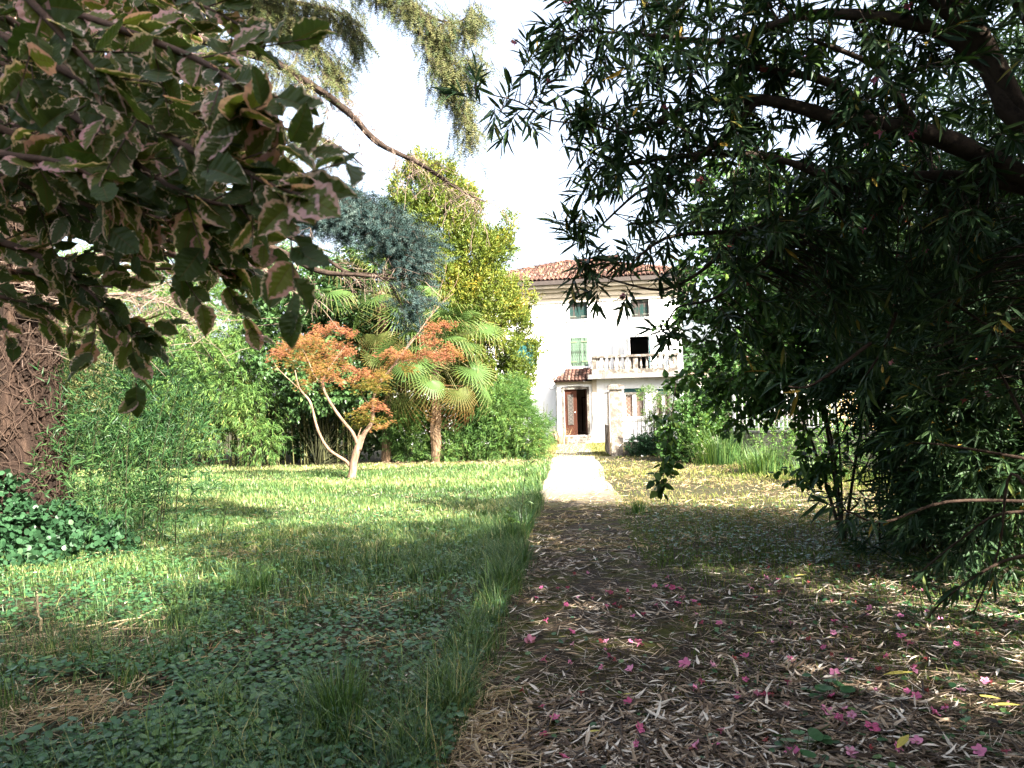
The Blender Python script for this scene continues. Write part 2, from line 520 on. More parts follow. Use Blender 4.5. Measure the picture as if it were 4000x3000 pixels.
M['culm_dark'] = bark_mat('culm_dark', (0.012, 0.015, 0.007), (0.03, 0.032, 0.015), 8, 0.1)
M['palm_trunk'] = bark_mat('palm_trunk', (0.05, 0.035, 0.025), (0.15, 0.10, 0.06), 12, 1.0)

def beech_mat(obj):
    m, nt, p, out = new_mat('variegated_leaf' + ('_single' if obj else ''))
    uvn = nt.nodes.new('ShaderNodeUVMap')
    sp = nt.nodes.new('ShaderNodeSeparateXYZ')
    nt.links.new(uvn.outputs[0], sp.inputs[0])
    n = nt.nodes.new('ShaderNodeTexNoise')
    n.inputs['Scale'].default_value = 5.0
    n.inputs['Detail'].default_value = 4
    n.noise_dimensions = '4D'
    nt.links.new(uvn.outputs[0], n.inputs['Vector'])
    at = nt.nodes.new('ShaderNodeAttribute'); at.attribute_name = 'tint'
    oi = nt.nodes.new('ShaderNodeObjectInfo')
    rnd = math_(nt, 'FRACT', math_(nt, 'ADD', at.outputs['Fac'], oi.outputs['Random'])) if obj else at.outputs['Fac']
    nt.links.new(math_(nt, 'MULTIPLY', rnd, 37.0), n.inputs['W'])
    # v = 0 on the midrib, 1 on the margin; veins radiate as stripes along u
    ve = math_(nt, 'SINE', math_(nt, 'SUBTRACT', math_(nt, 'MULTIPLY', sp.outputs[0], 48.0), math_(nt, 'MULTIPLY', sp.outputs[1], 9.0)))
    e = math_(nt, 'ADD', sp.outputs[1], math_(nt, 'MULTIPLY', math_(nt, 'SUBTRACT', n.outputs['Fac'], 0.5), 1.1))
    e = math_(nt, 'ADD', e, math_(nt, 'MULTIPLY', ve, 0.07))
    e = math_(nt, 'ADD', e, math_(nt, 'MULTIPLY', sp.outputs[0], 0.10))
    e = math_(nt, 'ADD', e, math_(nt, 'MULTIPLY', math_(nt, 'SUBTRACT', rnd, 0.5), 0.6))
    edge = nt.nodes.new('ShaderNodeMapRange')
    edge.inputs['From Min'].default_value = 0.84
    edge.inputs['From Max'].default_value = 0.95
    nt.links.new(e, edge.inputs['Value'])
    green = ramp(nt, [(0, (0.045, 0.075, 0.02)), (0.6, (0.08, 0.11, 0.03)), (1, (0.15, 0.17, 0.03))], rnd)
    pink = ramp(nt, [(0, (0.72, 0.62, 0.52)), (0.6, (0.70, 0.52, 0.46)), (1, (0.62, 0.32, 0.34))], rnd)
    rib = math_(nt, 'LESS_THAN', sp.outputs[1], 0.05)
    green = mixc(nt, math_(nt, 'MULTIPLY', rib, 0.5), green, (0.12, 0.08, 0.03))
    c = mixc(nt, edge.outputs[0], green, pink)
    nt.links.new(c, p.inputs['Base Color'])
    p.inputs['Roughness'].default_value = 0.5
    p.inputs['Specular IOR Level'].default_value = 0.3
    nt.links.new(bump(nt, ve, 0.25, 0.002), p.inputs['Normal'])
    t = nt.nodes.new('ShaderNodeBsdfTranslucent')
    nt.links.new(mixc(nt, 1.0, c, (1.5, 1.5, 0.7), 'MULTIPLY'), t.inputs[0])
    mx = nt.nodes.new('ShaderNodeMixShader')
    mx.inputs[0].default_value = 0.42
    nt.links.new(p.outputs[0], mx.inputs[1]); nt.links.new(t.outputs[0], mx.inputs[2])
    nt.links.new(mx.outputs[0], out.inputs[0])
    return m
M['beech'], M['beech_o'] = beech_mat(False), beech_mat(True)

# ------------------------------------------------------------------ leaf templates (x along the leaf, z its upper face)
def strip_leaf(prof, fold=0.25, curve=0.1, uv=False, wave=0.0):
    """prof = [(t, half width)]; a leaf folded along its midrib and curved down"""
    V, F, U = [], [], []
    for i, (t, w) in enumerate(prof):
        zc = -curve * t * t
        o = wave * (1 if i % 2 else -1)
        V += [(t, -w, zc + fold * w + o), (t, 0, zc), (t, w, zc + fold * w - o)]
        U += [(t, 1), (t, 0), (t, 1)]
    for i in range(len(prof) - 1):
        a = i * 3
        for k in (0, 1):
            F += [(a + k, a + k + 3, a + k + 4), (a + k, a + k + 4, a + k + 1)]
    return np.array(V, float), np.array(F), np.array(U, float)

def flat_leaf(out, curve=0.0):
    V = np.array([(x, y, -curve * x * x) for x, y in out], float)
    F = np.array([(0, i, i + 1) for i in range(1, len(out) - 1)])
    return V, F, np.zeros((len(V), 2))

LANCE = strip_leaf([(0, 0.008), (0.3, 0.075), (0.7, 0.07), (1, 0.004)], 0.35, 0.12)
LANCE2 = strip_leaf([(0, 0.008), (0.25, 0.07), (0.6, 0.08), (1, 0.004)], 0.3, 0.3)
OVATE = strip_leaf([(0, 0.02), (0.12, 0.22), (0.35, 0.34), (0.7, 0.24), (1, 0.01)], 0.2, 0.12)
SMALL = (np.array([(0, 0, 0), (0.45, -0.2, 0.04), (1, 0, -0.05), (0.45, 0.2, 0.04)]), np.array([(0, 1, 2), (0, 2, 3)]), np.zeros((4, 2)))
NARROW = (np.array([(0, 0, 0), (0.3, -0.075, 0.02), (1, 0, -0.12), (0.3, 0.075, 0.02)]), np.array([(0, 1, 2), (0, 2, 3)]), np.zeros((4, 2)))
ROUND = flat_leaf([(0, 0), (0.15, -0.42), (0.5, -0.55), (0.9, -0.38), (1.02, 0), (0.9, 0.38), (0.5, 0.55), (0.15, 0.42)], 0.15)
bt = np.linspace(0, 1, 9)
_bp = []
for i, t in enumerate(bt):
    w = 0.36 * (max(1e-4, sin(pi * min(1, t * 1.0) ** 0.85))) ** 0.75
    _bp.append((t, max(0.01, w * (1.0 if i % 2 == 0 else 0.86))))
BEECH = [strip_leaf(_bp, 0.25, 0.12, wave=0.012), strip_leaf(_bp, 0.5, 0.35, wave=0.02), strip_leaf(_bp, 0.1, -0.2, wave=0.015)]
BLADE = (np.array([(0, -0.5, 0), (0, 0.5, 0), (0.15, -0.4, 0.5), (0.15, 0.4, 0.5), (0.6, 0, 1.0)]), np.array([(0, 1, 3), (0, 3, 2), (2, 3, 4)]), np.zeros((5, 2)))
MAPLE = []
_mv, _mf = [(0, 0, 0)], []
for k, (a, l) in enumerate([(-1.9, 0.45), (-1.1, 0.8), (-0.45, 0.95), (0, 1.0), (0.45, 0.95), (1.1, 0.8), (1.9, 0.45)]):
    b = len(_mv)
    _mv += [(l * 0.5 * cos(a - 0.13), l * 0.5 * sin(a - 0.13), 0.03), (l * cos(a), l * sin(a), -0.12), (l * 0.5 * cos(a + 0.13), l * 0.5 * sin(a + 0.13), 0.03)]
    _mf += [(0, b, b + 1), (0, b + 1, b + 2)]
MAPLE = (np.array(_mv, float), np.array(_mf), np.zeros((len(_mv), 2)))
# a needle sprig: thin needles round a twig lying along x
_nv, _nf = [], []
for k in range(22):
    t = (k + 0.5) / 22
    a = k * 2.4
    b = len(_nv)
    l = 0.20
    dx, dy, dz = 0.6 * l, cos(a) * l, sin(a) * l
    w = 0.03
    _nv += [(t - w, 0, 0), (t + w, 0, 0), (t + dx, dy, dz)]
    _nf += [(b, b + 1, b + 2)]
SPRIG = (np.array(_nv, float), np.array(_nf), np.zeros((len(_nv), 2)))

# ------------------------------------------------------------------ foliage helpers
def gnoise(P, s, seed=0):
    r = np.random.default_rng(seed + 100)
    v = 0
    for k in range(5):
        w = r.normal(size=3) * s * (1 + 0.5 * k)
        v = v + np.sin(P @ w + r.random() * 6.28) / (1 + 0.35 * k)
    return v / 2.2

def blob_points(blobs, n, shell=0.5, seed=None):
    """blobs: (x,y,z,rx,ry,rz); points and outward directions"""
    B = np.array([tuple(b) if len(b) == 6 else (*b, b[3], b[3]) for b in blobs], float)
    w = (B[:, 3] * B[:, 4] * B[:, 5]) ** 0.75
    w /= w.sum()
    k = rng.choice(len(B), n, p=w)
    d = rdirs(n)
    r = np.where(rng.random(n) < shell, rng.uniform(0.8, 1.08, n), rng.random(n) ** (1 / 3))
    return B[k, :3] + d * r[:, None] * B[k, 3:], d, k

def twig_leaves(P, D, L, n, size, ang=0.9, droop=0.0, t0=0.15, jit=0.35, tip=True, upn=0.7):
    """leaves set alternately along straight twigs; returns pos, R, size"""
    m = len(P)
    pos, dirs = [], []
    X = frames(D, jit=0.5)
    L = np.broadcast_to(L, (m,))
    for j in range(n):
        t = t0 + (1 - t0) * (j + rng.random(m) * 0.6) / n
        a = j * 2.4 + rng.random(m) * 0.8
        per = X[:, :, 1] * np.cos(a)[:, None] + X[:, :, 2] * np.sin(a)[:, None]
        g = ang * (0.75 + 0.5 * rng.random(m)) * (1 if not tip else (1.15 - 0.55 * j / n))
        d = X[:, :, 0] * np.cos(g)[:, None] + per * np.sin(g)[:, None]
        d[:, 2] -= droop
        pos.append(P + X[:, :, 0] * (L * t)[:, None])
        dirs.append(nrm(d + rng.normal(size=(m, 3)) * jit * 0.35))
    pos, dirs = np.concatenate(pos), np.concatenate(dirs)
    up = np.tile((0, 0, upn), (len(pos), 1)) + rng.normal(size=(len(pos), 3)) * jit
    R = frames(dirs, up)
    sz = size * rng.uniform(0.65, 1.15, len(pos))
    return pos, R, sz

def shrub(soup, blobs, n, T, size, per=8, tl=0.3, up=0.5, out=0.8, rnd=0.5, droop=0.1, ang=0.9, shell=0.6,
          thr=-9, ns=1.2, seed=0, m=0, stick=None, tint=None, jit=0.6, zmin=0.03, upn=0.3):
    P, d, k = blob_points(blobs, n, shell)
    keep = gnoise(P, ns, seed) > thr
    keep &= P[:, 2] > zmin
    P, d = P[keep], d[keep]
    D = nrm(d * out + np.array((0, 0, up)) + rng.normal(size=d.shape) * rnd)
    L = tl * rng.uniform(0.6, 1.2, len(P))
    pos, R, sz = twig_leaves(P, D, L, per, size, ang, droop, jit=jit, upn=upn)
    if stick is not None:
        soup.sticks(P, P + D * L[:, None], stick[0], stick[0] * 0.5, m=stick[1])
    if tint is None:
        t = np.clip(0.42 + 0.22 * gnoise(pos, 1.5, seed + 3) + rng.normal(size=len(pos)) * 0.2, 0, 1)
    else:
        t = tint(pos)
    if soup is not None:
        soup.cloud(T, pos, R, sz, t, m)
    return pos, R, sz, t

# ------------------------------------------------------------------ ground
def xl(y): return -0.245 + 0.072 * (y - 4) + 0.03 * np.sin(y * 1.1) + 0.012 * np.sin(y * 3.3 + 1)
def xr(y): return 1.12 + 0.073 * (y - 4) + 0.05 * np.sin(y * 0.9 + 2) + 0.015 * np.sin(y * 2.9)
def gz(x, y):
    x, y = np.asarray(x, float), np.asarray(y, float)
    n = 0.018 * np.sin(x * 1.3 + 0.7) * np.sin(y * 1.1) + 0.012 * np.sin(x * 3.1 + y * 2.3) + 0.008 * np.sin(x * 7 - y * 5)
    fade = np.clip((32 - np.hypot(x, y)) / 6, 0, 1)
    side = np.clip((np.abs(x - (xl(y) + xr(y)) / 2) - 0.75) / 0.5, 0, 1)
    return fade * (n * side + 0.02 * side)

def grid_mesh(name, xs, ys, zf, mat, kind, z=0.0):
    X, Y = np.meshgrid(xs, ys)
    Z = zf(X, Y) + z
    V = np.stack([X, Y, Z], 2).reshape(-1, 3)
    nx, ny = len(xs), len(ys)
    i, j = np.meshgrid(np.arange(nx - 1), np.arange(ny - 1))
    a = (j * nx + i).ravel()
    F = np.concatenate([np.stack([a, a + 1, a + nx + 1], 1), np.stack([a, a + nx + 1, a + nx], 1)])
    s = Soup(); s.add(V, F)
    return s.build(name, mat, kind=kind, smooth_=True)

def ground_mat():
    m, nt, p, out = new_mat('garden_soil')
    f1 = noise(nt, 0.9, 6, 0.65); f2 = noise(nt, 26, 8, 0.75, dist=0.8); f3 = noise(nt, 90, 4, 0.7)
    c = ramp(nt, [(0.35, (0.014, 0.010, 0.007)), (0.5, (0.032, 0.024, 0.016)), (0.62, (0.08, 0.06, 0.036)), (0.75, (0.20, 0.155, 0.095))], f2)
    g = ramp(nt, [(0.35, (0.014, 0.022, 0.007)), (0.7, (0.045, 0.055, 0.018))], f3)
    c = mixc(nt, math_(nt, 'MULTIPLY', f1, 0.8), c, g)
    nt.links.new(c, p.inputs['Base Color'])
    p.inputs['Roughness'].default_value = 0.95
    nt.links.new(bump(nt, f2, 0.7, 0.03), p.inputs['Normal'])
    return m

def path_mat():
    m, nt, p, out = new_mat('mossy_path')
    tc = nt.nodes.new('ShaderNodeTexCoord'); sp = nt.nodes.new('ShaderNodeSeparateXYZ')
    nt.links.new(tc.outputs['Object'], sp.inputs[0])
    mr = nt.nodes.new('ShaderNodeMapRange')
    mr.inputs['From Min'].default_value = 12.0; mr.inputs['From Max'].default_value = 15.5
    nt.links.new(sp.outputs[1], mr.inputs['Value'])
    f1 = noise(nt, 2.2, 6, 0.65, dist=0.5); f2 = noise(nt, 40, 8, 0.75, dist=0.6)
    near = ramp(nt, [(0.35, (0.010, 0.008, 0.006)), (0.5, (0.028, 0.021, 0.014)), (0.7, (0.075, 0.058, 0.038))], f2)  # near stretch darkened to stand for the shade between the litter
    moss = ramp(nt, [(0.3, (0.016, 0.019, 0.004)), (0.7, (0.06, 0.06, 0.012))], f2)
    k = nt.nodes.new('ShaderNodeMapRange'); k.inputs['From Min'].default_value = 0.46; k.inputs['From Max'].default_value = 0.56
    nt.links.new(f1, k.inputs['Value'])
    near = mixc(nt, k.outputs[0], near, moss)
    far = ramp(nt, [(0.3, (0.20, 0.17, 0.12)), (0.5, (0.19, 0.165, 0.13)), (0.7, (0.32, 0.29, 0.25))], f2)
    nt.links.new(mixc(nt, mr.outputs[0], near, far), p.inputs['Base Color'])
    p.inputs['Roughness'].default_value = 0.95
    nt.links.new(bump(nt, f2, 0.5, 0.02), p.inputs['Normal'])
    return m

xs = np.unique(np.concatenate([np.linspace(-400, -20, 12), np.arange(-20, 20, 0.3), np.linspace(20, 400, 12)]))
ys = np.unique(np.concatenate([np.linspace(-200, -4, 8), np.arange(-4, 34, 0.3), np.linspace(34, 600, 14)]))
grid_mesh('ground', xs, ys, gz, ground_mat(), 'structure')
# the path as a strip following its ragged edges
yy = np.arange(-3, 33.2, 0.12)
s = Soup()
NX = 9
T_ = np.linspace(0, 1, NX)
Xp = xl(yy)[:, None] * (1 - T_) + xr(yy)[:, None] * T_
Yp = np.repeat(yy[:, None], NX, 1)
Zp = gz(Xp, Yp) + 0.008
V = np.stack([Xp, Yp, Zp], 2).reshape(-1, 3)
i, j = np.meshgrid(np.arange(NX - 1), np.arange(len(yy) - 1))
a = (j * NX + i).ravel()
s.add(V, np.concatenate([np.stack([a, a + 1, a + NX + 1], 1), np.stack([a, a + NX + 1, a + NX], 1)]))
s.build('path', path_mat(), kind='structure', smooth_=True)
# the pale street beyond the boundary wall
s = Soup()
s.poly([(7.6, 22.5, 0.03), (12.5, 14.5, 0.03), (60, 20, 0.03), (50, 70, 0.03), (14, 60, 0.03)], [(0, 1, 2, 3, 4)])
s.build('street', plain_mat('asphalt', (0.16, 0.155, 0.15), 0.9, scale=20), kind='structure')

# ------------------------------------------------------------------ the villa
HA = radians(9)
HO = np.array((2.9, 35.2))
HU = np.array((cos(HA), -sin(HA)))
HW = np.array((sin(HA), cos(HA)))
def H(px, py, v=0.0):
    """local x, z of a measured point that lies v metres in front of the facade"""
    a, b = ab(px, py)
    d = (HO @ HW - v) / (a * HW[0] + HW[1])
    Q = np.array((a * d, d)) - HO
    return float(Q @ HU), float(EYE - b * d)

villa = thing('villa', 'white three-storey villa with tiled hip roof, green shutters and open front door', 'house', (HO[0], HO[1], 0), -HA)
XL, XR, DEP = -5.2, 4.88, 10.0
def wall_holes(s, x0, x1, z0, z1, y0, y1, holes):
    xs_ = sorted({x0, x1, *[h[0] for h in holes], *[h[1] for h in holes]})
    zs_ = sorted({z0, z1, *[h[2] for h in holes], *[h[3] for h in holes]})
    def solid(i, j):
        if i < 0 or j < 0 or i >= len(xs_) - 1 or j >= len(zs_) - 1: return False
        cx, cz = (xs_[i] + xs_[i + 1]) / 2, (zs_[j] + zs_[j + 1]) / 2
        return not any(h[0] < cx < h[1] and h[2] < cz < h[3] for h in holes)
    for i in range(len(xs_) - 1):
        for j in range(len(zs_) - 1):
            if not solid(i, j): continue
            a, b, c, d = xs_[i], xs_[i + 1], zs_[j], zs_[j + 1]
            s.poly([(a, y0, c), (b, y0, c), (b, y0, d), (a, y0, d)], [(0, 1, 2, 3)])
            s.poly([(a, y1, c), (b, y1, c), (b, y1, d), (a, y1, d)], [(3, 2, 1, 0)])
            if not solid(i - 1, j): s.poly([(a, y0, c), (a, y1, c), (a, y1, d), (a, y0, d)], [(3, 2, 1, 0)])
            if not solid(i + 1, j): s.poly([(b, y0, c), (b, y1, c), (b, y1, d), (b, y0, d)], [(0, 1, 2, 3)])
            if not solid(i, j - 1): s.poly([(a, y0, c), (b, y0, c), (b, y1, c), (a, y1, c)], [(3, 2, 1, 0)])
            if not solid(i, j + 1): s.poly([(a, y0, d), (b, y0, d), (b, y1, d), (a, y1, d)], [(0, 1, 2, 3)])

def rect(px0, py0, px1, py1, v=0.0):
    x0, z1 = H(px0, py0, v); x1, z0 = H(px1, py1, v)
    return [x0, x1, z0, z1]
A1 = rect(2222, 1174, 2295, 1246)
A2 = rect(2463, 1166, 2536, 1238)
A0 = rect(1997, 1181, 2072, 1252)
S1 = rect(2227, 1320, 2298, 1430)
S0 = rect(1994, 1330, 2098, 1434)
BD = rect(2459, 1315, 2536, 1455); BD[2] = H(2400, 1462, 1.5)[1] + 0.02
ZE = 7.35
s = Soup()
wall_holes(s, XL, XR, 0, ZE - 0.25, 0, 0.35, [A0, A1, A2, S0, S1, BD, [H(2178, 1600, 1.15)[0] + 0.25, 3.9, 0.05, 2.55]])
s.box(XL, XL + 0.35, 0.35, DEP, 0, ZE - 0.25)
s.box(XR - 0.35, XR, 0.35, DEP, 0, ZE - 0.25)
s.box(XL + 0.35, XR - 0.35, DEP - 0.35, DEP, 0, ZE - 0.25)
s.build('wall', M['plaster'], villa)
s = Soup()
for z in (2.9, 5.4):
    s.box(XL + 0.35, XR - 0.35, 0.36, DEP - 0.36, z, z + 0.2)
s.build('inner_floor', M['dark_void'], villa)
# cornice in two steps and the boxed eave
s = Soup()
def ring(s, o, z0, z1):
    s.box(XL - o, XR + o, -o, 0.1, z0, z1); s.box(XL - o, XL + 0.1, 0.1, DEP + o, z0, z1); s.box(XR - 0.1, XR + o, 0.1, DEP + o, z0, z1)
ring(s, 0.07, 6.40, 6.62)
ring(s, 0.14, 6.62, 6.86)
ring(s, 0.30, 6.86, 7.02)
s.build('cornice', M['plaster_cream'], villa)
s = Soup(); ring(s, 0.52, 7.02, 7.2); s.build('eave', M['plaster_cream'], villa)
s = Soup(); s.box(XL - 0.66, XR + 0.66, -0.66, -0.522, 7.16, 7.34); s.box(XL - 0.66, XL - 0.522, -0.52, DEP, 7.16, 7.34); s.box(XR + 0.522, XR + 0.66, -0.52, DEP, 7.16, 7.34)
s.build('gutter', M['gutter'], villa)

# hip roof: closed pyramid under rows of curved tiles
OV = 0.62
px_, py_, pz_ = -0.16, DEP / 2, 9.2
C4 = [(XL - OV, -OV), (XR + OV, -OV), (XR + OV, DEP + OV), (XL - OV, DEP + OV)]
s = Soup()
V = [(x, y, ZE) for x, y in C4] + [(px_, py_, pz_)]
s.poly(V, [(0, 1, 4), (1, 2, 4), (2, 3, 4), (3, 0, 4), (3, 2, 1, 0)])
M['roof_bed'] = plain_mat('roof_bed', (0.035, 0.02, 0.016), 0.95)
roof = s.build('roof', M['roof_bed'], villa)
def tile_mesh(name, L, w0, w1, h, mat, n=5):
    s = Soup()
    k = np.linspace(0, pi, n + 1)
    lo = [(w0 * cos(a), 0, h * sin(a) + 0.025) for a in k]
    hi = [(w1 * cos(a), L, h * 0.8 * sin(a)) for a in k]
    V = lo + hi + [(x * 0.82, y, z * 0.75) for x, y, z in lo]
    F = [(i + 1, i, n + 1 + i, n + 2 + i) for i in range(n)] + [(i, i + 1, 2 * n + 3 + i, 2 * n + 2 + i) for i in range(n)]
    s.poly(V, F)
    return s
TS = tile_mesh('tile', 0.42, 0.085, 0.07, 0.085, M['tile'])
TM = TS.mesh('roof_tile', M['tile'], True)
TT = (np.concatenate(TS.V), np.concatenate(TS.F), np.zeros((TS.n, 2)))
tiles_obj, tiles_rest = [], []
def face_tiles(cA, cB, top, front):
    A, B, P = np.array((*cA, ZE)), np.array((*cB, ZE)), np.array(top)
    e = (B - A) / np.linalg.norm(B - A)
    up = P - A; up = up - up.dot(e) * e; SL = np.linalg.norm(up); up /= SL
    n = np.cross(e, up)
    WD = np.linalg.norm(B - A)
    u0 = (P - A).dot(e)
    cols = int(WD / 0.195)
    for c in range(cols):
        u = (c + 0.5) * WD / cols
        smax = SL * (u / u0 if u < u0 else (WD - u) / (WD - u0))
        r = 0
        while r * 0.33 < smax - 0.15:
            p = A + e * (u + random.gauss(0, 0.008)) + up * (r * 0.33 + random.gauss(0, 0.01)) + n * 0.012
            ee = e + up * random.gauss(0, 0.03)
            uu = up + n * 0.02 + e * random.gauss(0, 0.02)
            R = np.stack([ee, uu / np.linalg.norm(uu), n], 1)
            (tiles_obj if front else tiles_rest).append((p, R)); r += 1
face_tiles(C4[0], C4[1], V[4], True)
face_tiles(C4[1], C4[2], V[4], False)
face_tiles(C4[3], C4[0], V[4], False)
for cA in (C4[0], C4[1]):                       # hip tiles
    A, P = np.array((*cA, ZE)), np.array(V[4]); dv = P - A; Ld = np.linalg.norm(dv); dv /= Ld
    e = np.cross(dv, (0, 0, 1)); e /= np.linalg.norm(e); n = np.cross(e, dv)
    for k in range(int(Ld / 0.36)):
        tiles_rest.append((A + dv * k * 0.36 + n * 0.07, np.stack([e * 1.25, dv, n * 1.25], 1)))
tiles_obj.sort(key=lambda q: q[0][2] * 0.2 + abs(q[0][0] - 0.2) * 0.35)
for p, R in tiles_obj[:290]:
    leaf_objects('roof_tile', [TM], [p], [R], [1.0], roof)
rest = tiles_obj[290:] + tiles_rest
s = Soup(); s.cloud(TT, np.array([q[0] for q in rest]), np.array([q[1] for q in rest]), np.ones(len(rest)))
s.build('roof_tiles', M['tile'], roof, smooth_=True, kind='stuff')
# weeds growing between the tiles
s = Soup(); n = 160
wx = rng.uniform(XL, XR, n); f = rng.random(n) ** 0.5
P = np.stack([px_ + (wx - px_) * f, py_ + (-OV - py_) * f, pz_ + (ZE - pz_) * f + 0.08], 1)
P2 = np.repeat(P, 4, 0); D = rdirs(len(P2)) * 0.5 + (0, 0, 1)
s.cloud(BLADE, P2, frames(rdirs(len(P2)) * (1, 1, 0.1)), np.stack([np.full(len(P2), 0.08), np.full(len(P2), 0.02), rng.uniform(0.05, 0.2, len(P2))], 1))
s.build('roof_weeds', M['straw'], roof, kind='stuff')
s = Soup()
cx, cz = H(2389, 1040, -1.6)
s.box(cx - 0.27, cx + 0.27, 1.3, 1.85, 7.7, 8.35); s.box(cx - 0.33, cx + 0.33, 1.24, 1.91, 8.35, 8.43)
for q in (-0.24, -0.03, 0.18): s.box(cx + q, cx + q + 0.07, 1.32, 1.82, 8.43, 8.62)
s.box(cx - 0.33, cx + 0.33, 1.24, 1.91, 8.62, 8.7)
ch = s.build('chimney', M['tile'], roof)

# shutters: boards with strap hinges
def boarded(name, r, mat, hinge_mat, nb, y=-0.012, hz=(0.16, 0.84), inset=0.0, label=None):
    x0, x1, z0, z1 = r
    s = Soup(); s.box(x0 + 0.01, x1 - 0.01, y + 0.045 + inset, y + 0.06 + inset, z0 + 0.01, z1 - 0.01)
    sh = s.build(name, M['iron'], villa)
    if label: sh['label'] = label
    w = (x1 - x0) / nb
    s = Soup(); s.box(0.003, w - 0.004, 0, 0.035, 0, z1 - z0); bm_ = s.mesh('board', mat)
    for i in range(nb):
        g = 0.006 if i == nb // 2 else 0
        link_obj('board', bm_, sh, (x0 + i * w + g, y + inset + random.uniform(-0.006, 0.006), z0 + random.uniform(-0.008, 0.008)))
    s = Soup(); s.box(-0.04, (x1 - x0) * 0.36, -0.018, 0.0, -0.02, 0.02); hm = s.mesh('hinge', hinge_mat)
    for f in hz:
        z = z0 + (z1 - z0) * f
        link_obj('hinge', hm, sh, (x0, y + inset - 0.008, z))
        link_obj('hinge', hm, sh, (x1, y + inset - 0.008, z + 0.01), scale=(-1, 1, 1))
    return sh
M['mint_hinge'] = plain_mat('mint_hinge', (0.12, 0.17, 0.09), 0.6)
M['dark_hinge'] = plain_mat('dark_hinge', (0.10, 0.11, 0.09), 0.7)
boarded('shutter', S1, M['mint_board'], M['mint_hinge'], 8, -0.02, label='mint green boarded shutters with straps, closed')
boarded('shutter', A1, M['weathered_board'], M['dark_hinge'], 10, 0.1, label='weathered dark green attic shutters, closed')
boarded('shutter', A2, M['weathered_board'], M['dark_hinge'], 10, 0.1)
boarded('shutter', A0, M['weathered_board'], M['dark_hinge'], 10, 0.1)
def framing(r, w, o, y0=-0.03):
    x0, x1, z0, z1 = r
    s = Soup()
    zz1 = z1 - 0.002 if z1 > 6.3 else z1
    s.box(x0 - w, x0 - 0.005, y0, -0.002, z0, zz1); s.box(x1 + 0.005, x1 + w, y0, -0.002, z0, zz1)
    s.box(x0 - w, x1 + w, y0, -0.002, z1 - 0.002 if z1 > 6.3 else z1, min(z1 + w, 6.397))
    f = s.build('window_frame', M['plaster'], villa)
    s = Soup(); s.box(x0 - w - 0.04, x1 + w + 0.04, y0 - o, -0.004, z0 - 0.09, z0 - 0.004)
    s.build('window_sill', M['plaster'], villa)
for r in (A0, A1, A2, S0, S1): framing(r, 0.12, 0.05)
# louvred teal shutters of the left window
x0, x1, z0, z1 = S0
s = Soup()
xm = (x0 + x1) / 2
for a, b in ((x0, xm - 0.01), (xm + 0.01, x1)):
    s.box(a, a + 0.05, 0.06, 0.1, z0, z1); s.box(b - 0.05, b, 0.06, 0.1, z0, z1)
    s.box(a + 0.05, b - 0.05, 0.06, 0.1, z0, z0 + 0.06); s.box(a + 0.05, b - 0.05, 0.06, 0.1, z1 - 0.06, z1)
sh = s.build('shutter', M['teal_slat'], villa); sh['label'] = 'teal louvred shutters, closed'
s = Soup(); s.box(0, (x1 - x0) / 2 - 0.13, 0, 0.012, 0, 0.05); sm = s.mesh('slat', M['teal_slat'])
for c in (x0 + 0.055, xm + 0.065):
    for k in range(int((z1 - z0 - 0.14) / 0.05)):
        link_obj('slat', sm, sh, (c, 0.065, z0 + 0.07 + k * 0.05), rot=(radians(-28), 0, 0))
# balcony door: open leaves standing out from the wall, dark room behind
x0, x1, z0, z1 = BD
s = Soup(); s.box(x0 - 0.08, x0 - 0.004, -0.02, 0.1, z0, z1 + 0.08); s.box(x0, x1, -0.02, 0.1, z1 + 0.004, z1 + 0.08); s.box(x1 + 0.004, x1 + 0.06, -0.02, 0.1, z0, z1 + 0.08)
s.build('balcony_door_frame', M['white_paint'], villa)
def glazed_leaf(px0, ang, w, mat, z0=z0, z1=z1, y=-0.03):
    e = thing_part('balcony_door_leaf', villa, (px0, y, z0 + 0.01), (0, 0, ang))
    h = z1 - z0 - 0.03
    s = Soup()
    s.box(0, 0.06, -0.02, 0.02, 0, h); s.box(w - 0.06, w, -0.02, 0.02, 0, h)
    for a, b in ((0, 0.5), (h * 0.55, h * 0.55 + 0.06), (h - 0.08, h)): s.box(0.06, w - 0.06, -0.02, 0.02, a, b)
    s.build('leaf_frame', mat, e)
    s = Soup(); s.box(0.06, w - 0.06, -0.004, 0.004, 0.5, h * 0.55); s.box(0.06, w - 0.06, -0.004, 0.004, h * 0.55 + 0.06, h - 0.08)
    s.build('pane', M['glass'], e)
def thing_part(name, parent, loc, rot=(0, 0, 0)):
    e = bpy.data.objects.new(name, None); COL.objects.link(e); e.parent = parent; e.location = loc; e.rotation_euler = rot
    e.empty_display_size = 0.1
    return e
glazed_leaf(x0 - 0.03, radians(-112), 0.52, M['white_paint'])
s = Soup(); s.box(0, 0.04, -0.5, 0, 0, z1 - z0); o = s.build('open_shutter', M['teal_slat'], villa); o.location = (x1 + 0.02, -0.03, z0)
s = Soup(); s.box(-0.04, 0, -0.45, 0, 0.0, z1 - z0 + 0.05); o = s.build('open_shutter', M['white_paint'], villa); o.location = (x0 - 0.45, -0.05, z0); o.rotation_euler = (0, 0, radians(-35))

